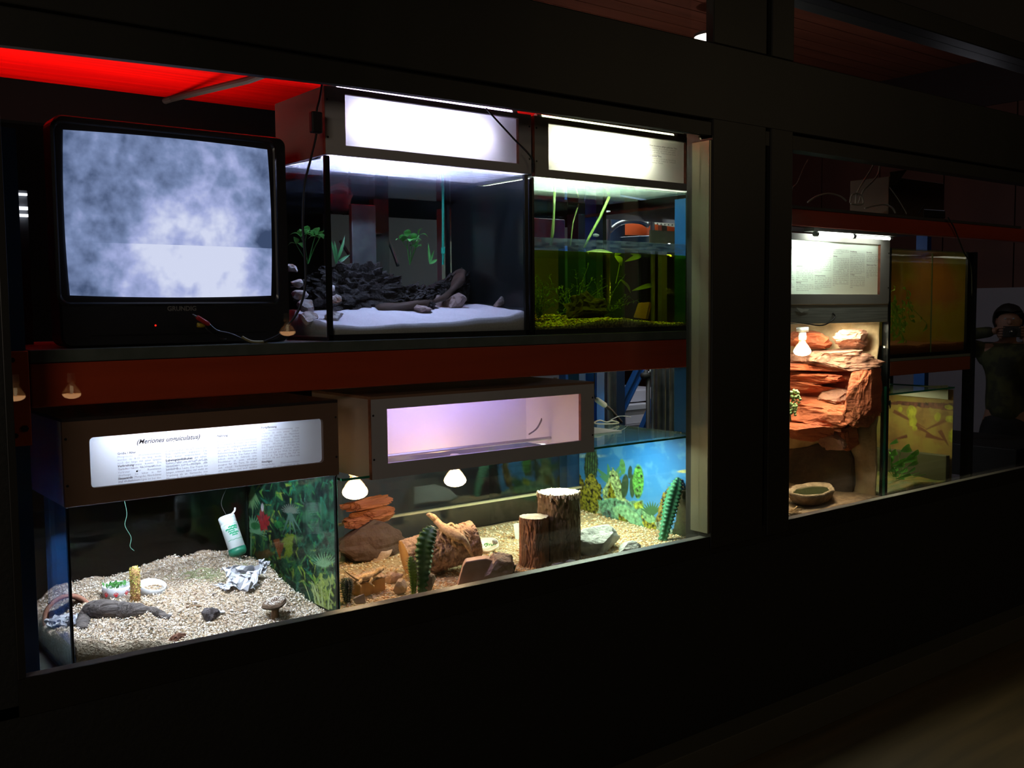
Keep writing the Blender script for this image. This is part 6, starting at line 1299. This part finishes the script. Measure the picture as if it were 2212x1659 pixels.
tag(p.build('leaf_poster', PR), 'yellow-brown poster of leaves and twigs on the far pane of the plant terrarium', 'poster', 'picture backdrops of the terrariums')
tag(MB().box(4.655, 4.690, 2.512, 2.966, .724, .87).obj('rear_ledge', mat('ledge_olive', (.06,.055,.02), .7), bevel=.004), 'olive ledge along the far pane of the plant terrarium', 'ledge')
heap('wet_soil', 4.130, 4.650, 2.511, 2.89, .724, lambda x, y: .750+.012*noise.noise(Vector((x*8, y*8, 6)))+.02*math.exp(-((x-4.42)/.08)**2), mat('wet_soil', (.22,.15,.03), .5, bump=(60,1,.008), var=(20, (.10,.12,.02), .4, .6)), ('wet brown-green soil in the plant terrarium', 'soil'), 40, 20)
t = thing('leafy_plant', 'bright green leafy plant at the left of the lower right terrarium', 'plant', at(1935,1040,2.62)); b, s_ = MB(), MB(); LGB = mat('leaf_bright', (.16,.48,.07), .35, var=(20, (.10,.34,.05), .4, .6), trans=.2)
for (u0, v0, u1, v1, w_) in ((1945,975,1966,966,.040),(1920,985,1936,973,.03),(1958,990,1984,972,.025),(1948,1000,1980,985,.03),(1925,1005,1960,992,.022),(1932,1010,1952,1000,.03),(1960,1008,1982,995,.022),(1930,1030,1936,1018,.03),(1935,1035,1968,1024,.014),(1920,1018,1938,1010,.028),(1960,1022,1976,1008,.014),(1925,1000,1920,975,.03),(1995,1018,2018,1005,.035),(2027,1020,2032,1009,.016),(1922,960,1938,950,.02),(1940,1022,1960,1012,.02),(1936,1040,1952,1030,.02)):
    Yl = 2.60+.08*random.random(); b.leaf(at(u0, v0, Yl), at(u1, v1, Yl+.02), w_, .15, .25, 8, (0,-1,.4)); s_.tube([at(u0, v0, Yl), at(1936+(u0-1936)*.4, 1030, Yl+.01)], .0014, 5)
b.obj('leaf', LGB, t, smooth=True); s_.obj('stem', LGB, t)
tag(MB().rock(at(1922,874,2.52), (.004,.006,.022), 7, 2, 4).obj('black_clip', CABLEB, smooth=True), 'small black clip at the edge of the rock terrarium post', 'clip')
tag(MB().box(4.122, 4.132, 2.504, 2.52, at(1924,838,2.5).z, at(1924,818,2.5).z).obj('white_clip', mat('clip_white', (.8,.8,.72), .4)), 'white clip at the left end of the green glass edge', 'clip')
tag(MB().tube(spline([at(2048,470,2.47), at(2060,490,2.475), at(2072,520,2.478), at(2082,545,2.478), at(2098,576,2.478), at(2100,640,2.478)]), .0035, 8).obj('thin_cable', CABLEB, smooth=True), 'black cord hanging over the red beam at the right', 'cable')
# clutter above the red beam
Z2 = 2.006
t = thing('carton', 'brown carton on the dark board above the red beam', 'box', (5.25,3.0,Z2))
MB().box(at(1920,420,2.95).x, at(2040,420,2.95).x, 2.95, 3.18, Z2, Z2+.27).obj('carton_body', mat('cardboard', (.22,.15,.08), .8), t, bevel=.003)
MB().hexa([at(1925,400,2.94), at(1936,400,2.94), at(1936,400,2.948), at(1925,400,2.948), at(1922,372,2.93), at(1960,366,2.93), at(1960,366,2.948), at(1922,372,2.948)]).obj('crumpled_flap', mat('cardboard_pale', (.32,.27,.18), .8), t)
for i, (P, lb) in enumerate((([(1745,437),(1765,424),(1790,418),(1815,424),(1828,434)],'pale cable arching on the top board at the left'), ([(1848,440),(1852,415),(1870,385),(1885,360),(1890,345)],'pale cable rising steeply to the upper left'), ([(1855,438),(1865,412),(1885,392),(1897,375),(1902,350)],'second pale cable rising beside the steep one'), ([(1836,438),(1840,422),(1852,418),(1862,425),(1864,440),(1850,442),(1838,440)],'small pale cable loop on the top board'), ([(1868,450),(1890,444),(1912,442),(1928,450),(1934,460)],'pale cable curving before the carton'), ([(1705,462),(1711,410),(1722,395),(1735,365),(1745,345)],'thin pale cord at the left edge of the right window'), ([(1922,405),(1940,430),(1955,455),(1958,462)],'thin pale cord slanting before the carton'))):
    tag(MB().tube(spline([at(u, v, 2.70+.03*(i%3)) for u, v in P]), .004 if i < 5 else .0022, 7).obj('pale_cable', CABLEW, smooth=True), lb, 'cable')
t = thing('power_supply', 'black power supply with bent handle on the top board before the carton', 'power supply', at(2010,460,2.6))
MB().hexa([at(1995,470,2.60), at(2042,472,2.60), at(2042,472,2.68), at(1995,470,2.68), at(1995,452,2.60), at(2042,455,2.60), at(2042,455,2.68), at(1995,452,2.68)]).obj('housing', BLK, t, bevel=.003)
MB().tube(spline([at(1984,462,2.6), at(1997,444,2.6), at(2000,452,2.6)]), .003, 6).obj('handle', CABLEB, t)
# dark room at the far right, with the visitor
tag(MB().box(6.95, 7.0, 2.6, 4.3, 0, 1.72).obj('grey_partition', mat('partition', (.30,.28,.31), .7), bevel=.004), 'dim grey partition behind the person at the right edge', 'partition')
tag(MB().box(5.6, 6.2, 2.62, 3.6, .62, .80).obj('dark_table', mat('dark_top', (.008,.008,.008), .6), bevel=.004), 'dark table top before the person at the right edge', 'table', None)
tt = bpy.data.objects['dark_table']; tt.data.update()
b = MB()
for (x, y) in ((5.64,2.66),(6.16,2.66),(5.64,3.56),(6.16,3.56)): b.box(x-.02, x+.02, y-.02, y+.02, 0, .62)
b.obj('leg', BLK, tt)
# person: standing, facing the visitors' corridor, camera raised to the face, elbow out
PX, PY = 6.72, 3.22
P0 = thing('person', 'person in dark patterned jacket raising a camera, elbow out, behind the glass', 'person', (PX, PY, 0))
F_ = Vector((-.86,-.5,0)).normalized(); Rt = Vector((0,0,1)).cross(F_).normalized()*1.0   # Rt points to the picture's right
def bp(r_, f_, z): return Vector((PX, PY, 0))+Rt*r_*.95+F_*f_*.95+Vector((0,0,z*.93))
JK = mat('jacket_dark', (.030,.032,.012), .8, var=(14, (.07,.075,.02), .45, .6)); TR = mat('trousers_dark', (.010,.010,.011), .8); SKN = mat('skin', (.34,.18,.12), .6); HR = mat('hair_dark', (.012,.010,.008), .6)
torso = [(bp(0,0,.92),.125,.10),(bp(0,0,1.02),.135,.105),(bp(0,0,1.15),.13,.10),(bp(0,0,1.28),.145,.105),(bp(0,0,1.38),.135,.095),(bp(0,0,1.45),.055,.055),(bp(0,.02,1.50),.048,.052),(bp(0,.03,1.555),.066,.078),(bp(0,.03,1.62),.070,.082),(bp(0,.02,1.665),.045,.055)]
armR = [('@',4),(bp(.17,0,1.39),.052),(bp(.24,.10,1.22),.044),(bp(.26,.16,1.16),.036),(bp(.17,.26,1.34),.030),(bp(.09,.27,1.48),.024),(bp(.07,.26,1.53),.028)]
armL = [('@',4),(bp(-.17,0,1.40),.052),(bp(-.29,.08,1.44),.042),(bp(-.37,.12,1.47),.036),(bp(-.24,.24,1.52),.030),(bp(-.10,.28,1.54),.024),(bp(-.07,.27,1.56),.028)]
legA = [('@',0),(bp(.09,0,.86),.085),(bp(.10,.01,.48),.058),(bp(.10,-.01,.10),.040),(bp(.10,.06,.04),.038),(bp(.10,.15,.035),.03)]
legB = [('@',0),(bp(-.09,0,.86),.085),(bp(-.10,.01,.48),.058),(bp(-.10,-.01,.10),.040),(bp(-.10,.06,.04),.038),(bp(-.10,.15,.035),.03)]
fing = []
for base, s_ in ((16-0, 1), (22, -1)):
    hx = .07*s_
    for k in range(4): fing.append([('@', base-1+0), (bp(hx+.010*s_, .275, 1.565-.018*k), .0095), (bp(hx-.012*s_, .30-.004*k, 1.567-.018*k), .0085), (bp(hx-.032*s_, .305-.006*k, 1.566-.018*k), .0075)])
    fing.append([('@', base-1+0), (bp(hx+.005*s_, .25, 1.50), .010), (bp(hx-.018*s_, .262, 1.49), .009)])
skinned('body', [torso, armR, armL, legA, legB]+fing, SKN, P0, 2)
jt = [(p_, a*1.10+.012, b_*1.12+.012) for (p_, a, b_) in torso[1:5]]; jt[0] = (bp(0,0,.83),.178,.150)
skinned('jacket', [jt+[(bp(0,0,1.44),.072,.07)], [('@',3)]+[(q[0], q[1]+.012) for q in armR[1:6]], [('@',3)]+[(q[0], q[1]+.012) for q in armL[1:6]]], JK, P0, 2)
skinned('trousers', [[(bp(0,0,.97),.14,.112),(bp(0,0,.90),.14,.112)], [('@',1),(bp(.09,0,.82),.098),(bp(.10,.01,.48),.072),(bp(.10,-.01,.10),.062)], [('@',1),(bp(-.09,0,.82),.098),(bp(-.10,.01,.48),.072),(bp(-.10,-.01,.10),.062)]], TR, P0, 2)
hc = bp(0,.015,1.62); b = MB().rock(hc, (.089,.098,.105), 4, 4, 0, .04, 6)
dl = [v for v in b.bm.verts if (v.co-hc).dot(F_) > .035 and v.co.z < hc.z+.045]; bmesh.ops.delete(b.bm, geom=dl, context='VERTS'); b.obj('hair', HR, P0, smooth=True)
b = MB().rock(bp(0,.115,1.60), (.012,.016,.02), 3, 2, 0, 0); b.obj('nose', SKN, P0, smooth=True)
b = MB()
for s_ in (-1, 1): b.rock(bp(.026*s_,.108,1.625), (.009,.009,.006), 3, 2, 0, 0)
b.obj('eye', mat('eye_white', (.4,.4,.4), .3), P0, smooth=True)
b = MB()
for s_ in (-1, 1): b.rock(bp(.074*s_,.02,1.60), (.012,.016,.028), 3, 2, 0, .1)
b.obj('ear', SKN, P0, smooth=True); MB().rock(bp(0,.108,1.555), (.022,.010,.006), 3, 2, 0, 0).obj('mouth', mat('lips', (.25,.10,.08), .5), P0, smooth=True)
b = MB()
for s_ in (-1, 1): b.rock(bp(.10*s_,.09,.045), (.05,.12,.045), 3, 3, 0, .02)
b.obj('shoe', BLK, P0, smooth=True)
ck = thing('camera_body', 'small dark camera held up to the face of the person behind the glass', 'camera', bp(0,.29,1.53))
q = [bp(-.055,.27,1.50), bp(.055,.27,1.50), bp(.055,.31,1.50), bp(-.055,.31,1.50)]; MB().hexa(q+[v+Vector((0,0,.07)) for v in q]).obj('housing', BLK, ck, bevel=.004)
MB().lathe([(.024,0),(.024,.03),(.018,.032)], bp(.005,.31,1.535), 20, F_).obj('lens', mat('lens_dark', (.02,.02,.02), .15), ck, smooth=True)
# lit reflector bulbs of the display across the corridor, mirrored by the window glass
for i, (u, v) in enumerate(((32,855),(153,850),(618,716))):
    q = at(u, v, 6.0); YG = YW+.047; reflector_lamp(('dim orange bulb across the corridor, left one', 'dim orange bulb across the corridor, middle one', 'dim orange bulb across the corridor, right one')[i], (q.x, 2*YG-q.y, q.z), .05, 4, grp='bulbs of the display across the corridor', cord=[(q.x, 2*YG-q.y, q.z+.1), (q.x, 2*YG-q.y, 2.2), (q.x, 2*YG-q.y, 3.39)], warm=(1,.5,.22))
# ------------------------------------------------------------------ every small fitting becomes a part of its own
def split_loose(o):
    me = o.data; n = len(me.vertices); par = list(range(n))
    def find(a):
        while par[a] != a: par[a] = par[par[a]]; a = par[a]
        return a
    for e in me.edges:
        a, b_ = find(e.vertices[0]), find(e.vertices[1])
        if a != b_: par[a] = b_
    groups = {}
    for f in me.polygons: groups.setdefault(find(f.vertices[0]), []).append(f)
    if len(groups) < 2: return
    gs = list(groups.values()); first = True
    for fs in gs:
        idx = {}; vs_ = []; fc = []; mi = []
        for f in fs:
            r = []
            for v in f.vertices:
                if v not in idx: idx[v] = len(vs_); vs_.append(me.vertices[v].co[:])
                r.append(idx[v])
            fc.append(r); mi.append(f.material_index)
        m2 = bpy.data.meshes.new(o.name); m2.from_pydata(vs_, [], fc)
        for q in me.materials: m2.materials.append(q)
        m2.polygons.foreach_set('material_index', mi)
        if me.polygons[0].use_smooth: m2.shade_smooth()
        if first: keep = m2; first = False; continue
        c_ = o.copy(); c_.data = m2; sc.collection.objects.link(c_)
    o.data = keep
SPLIT = {'slot','board_edge','screw','tube_cap','bottom_seal','hole','red_dot','leg','eye','shoe','ear','flap','curl','reflector_lining','blade'}
for o in list(bpy.data.objects):
    if o.type == 'MESH' and o.name.split('.')[0] in SPLIT and o.get('kind') != 'stuff': split_loose(o)
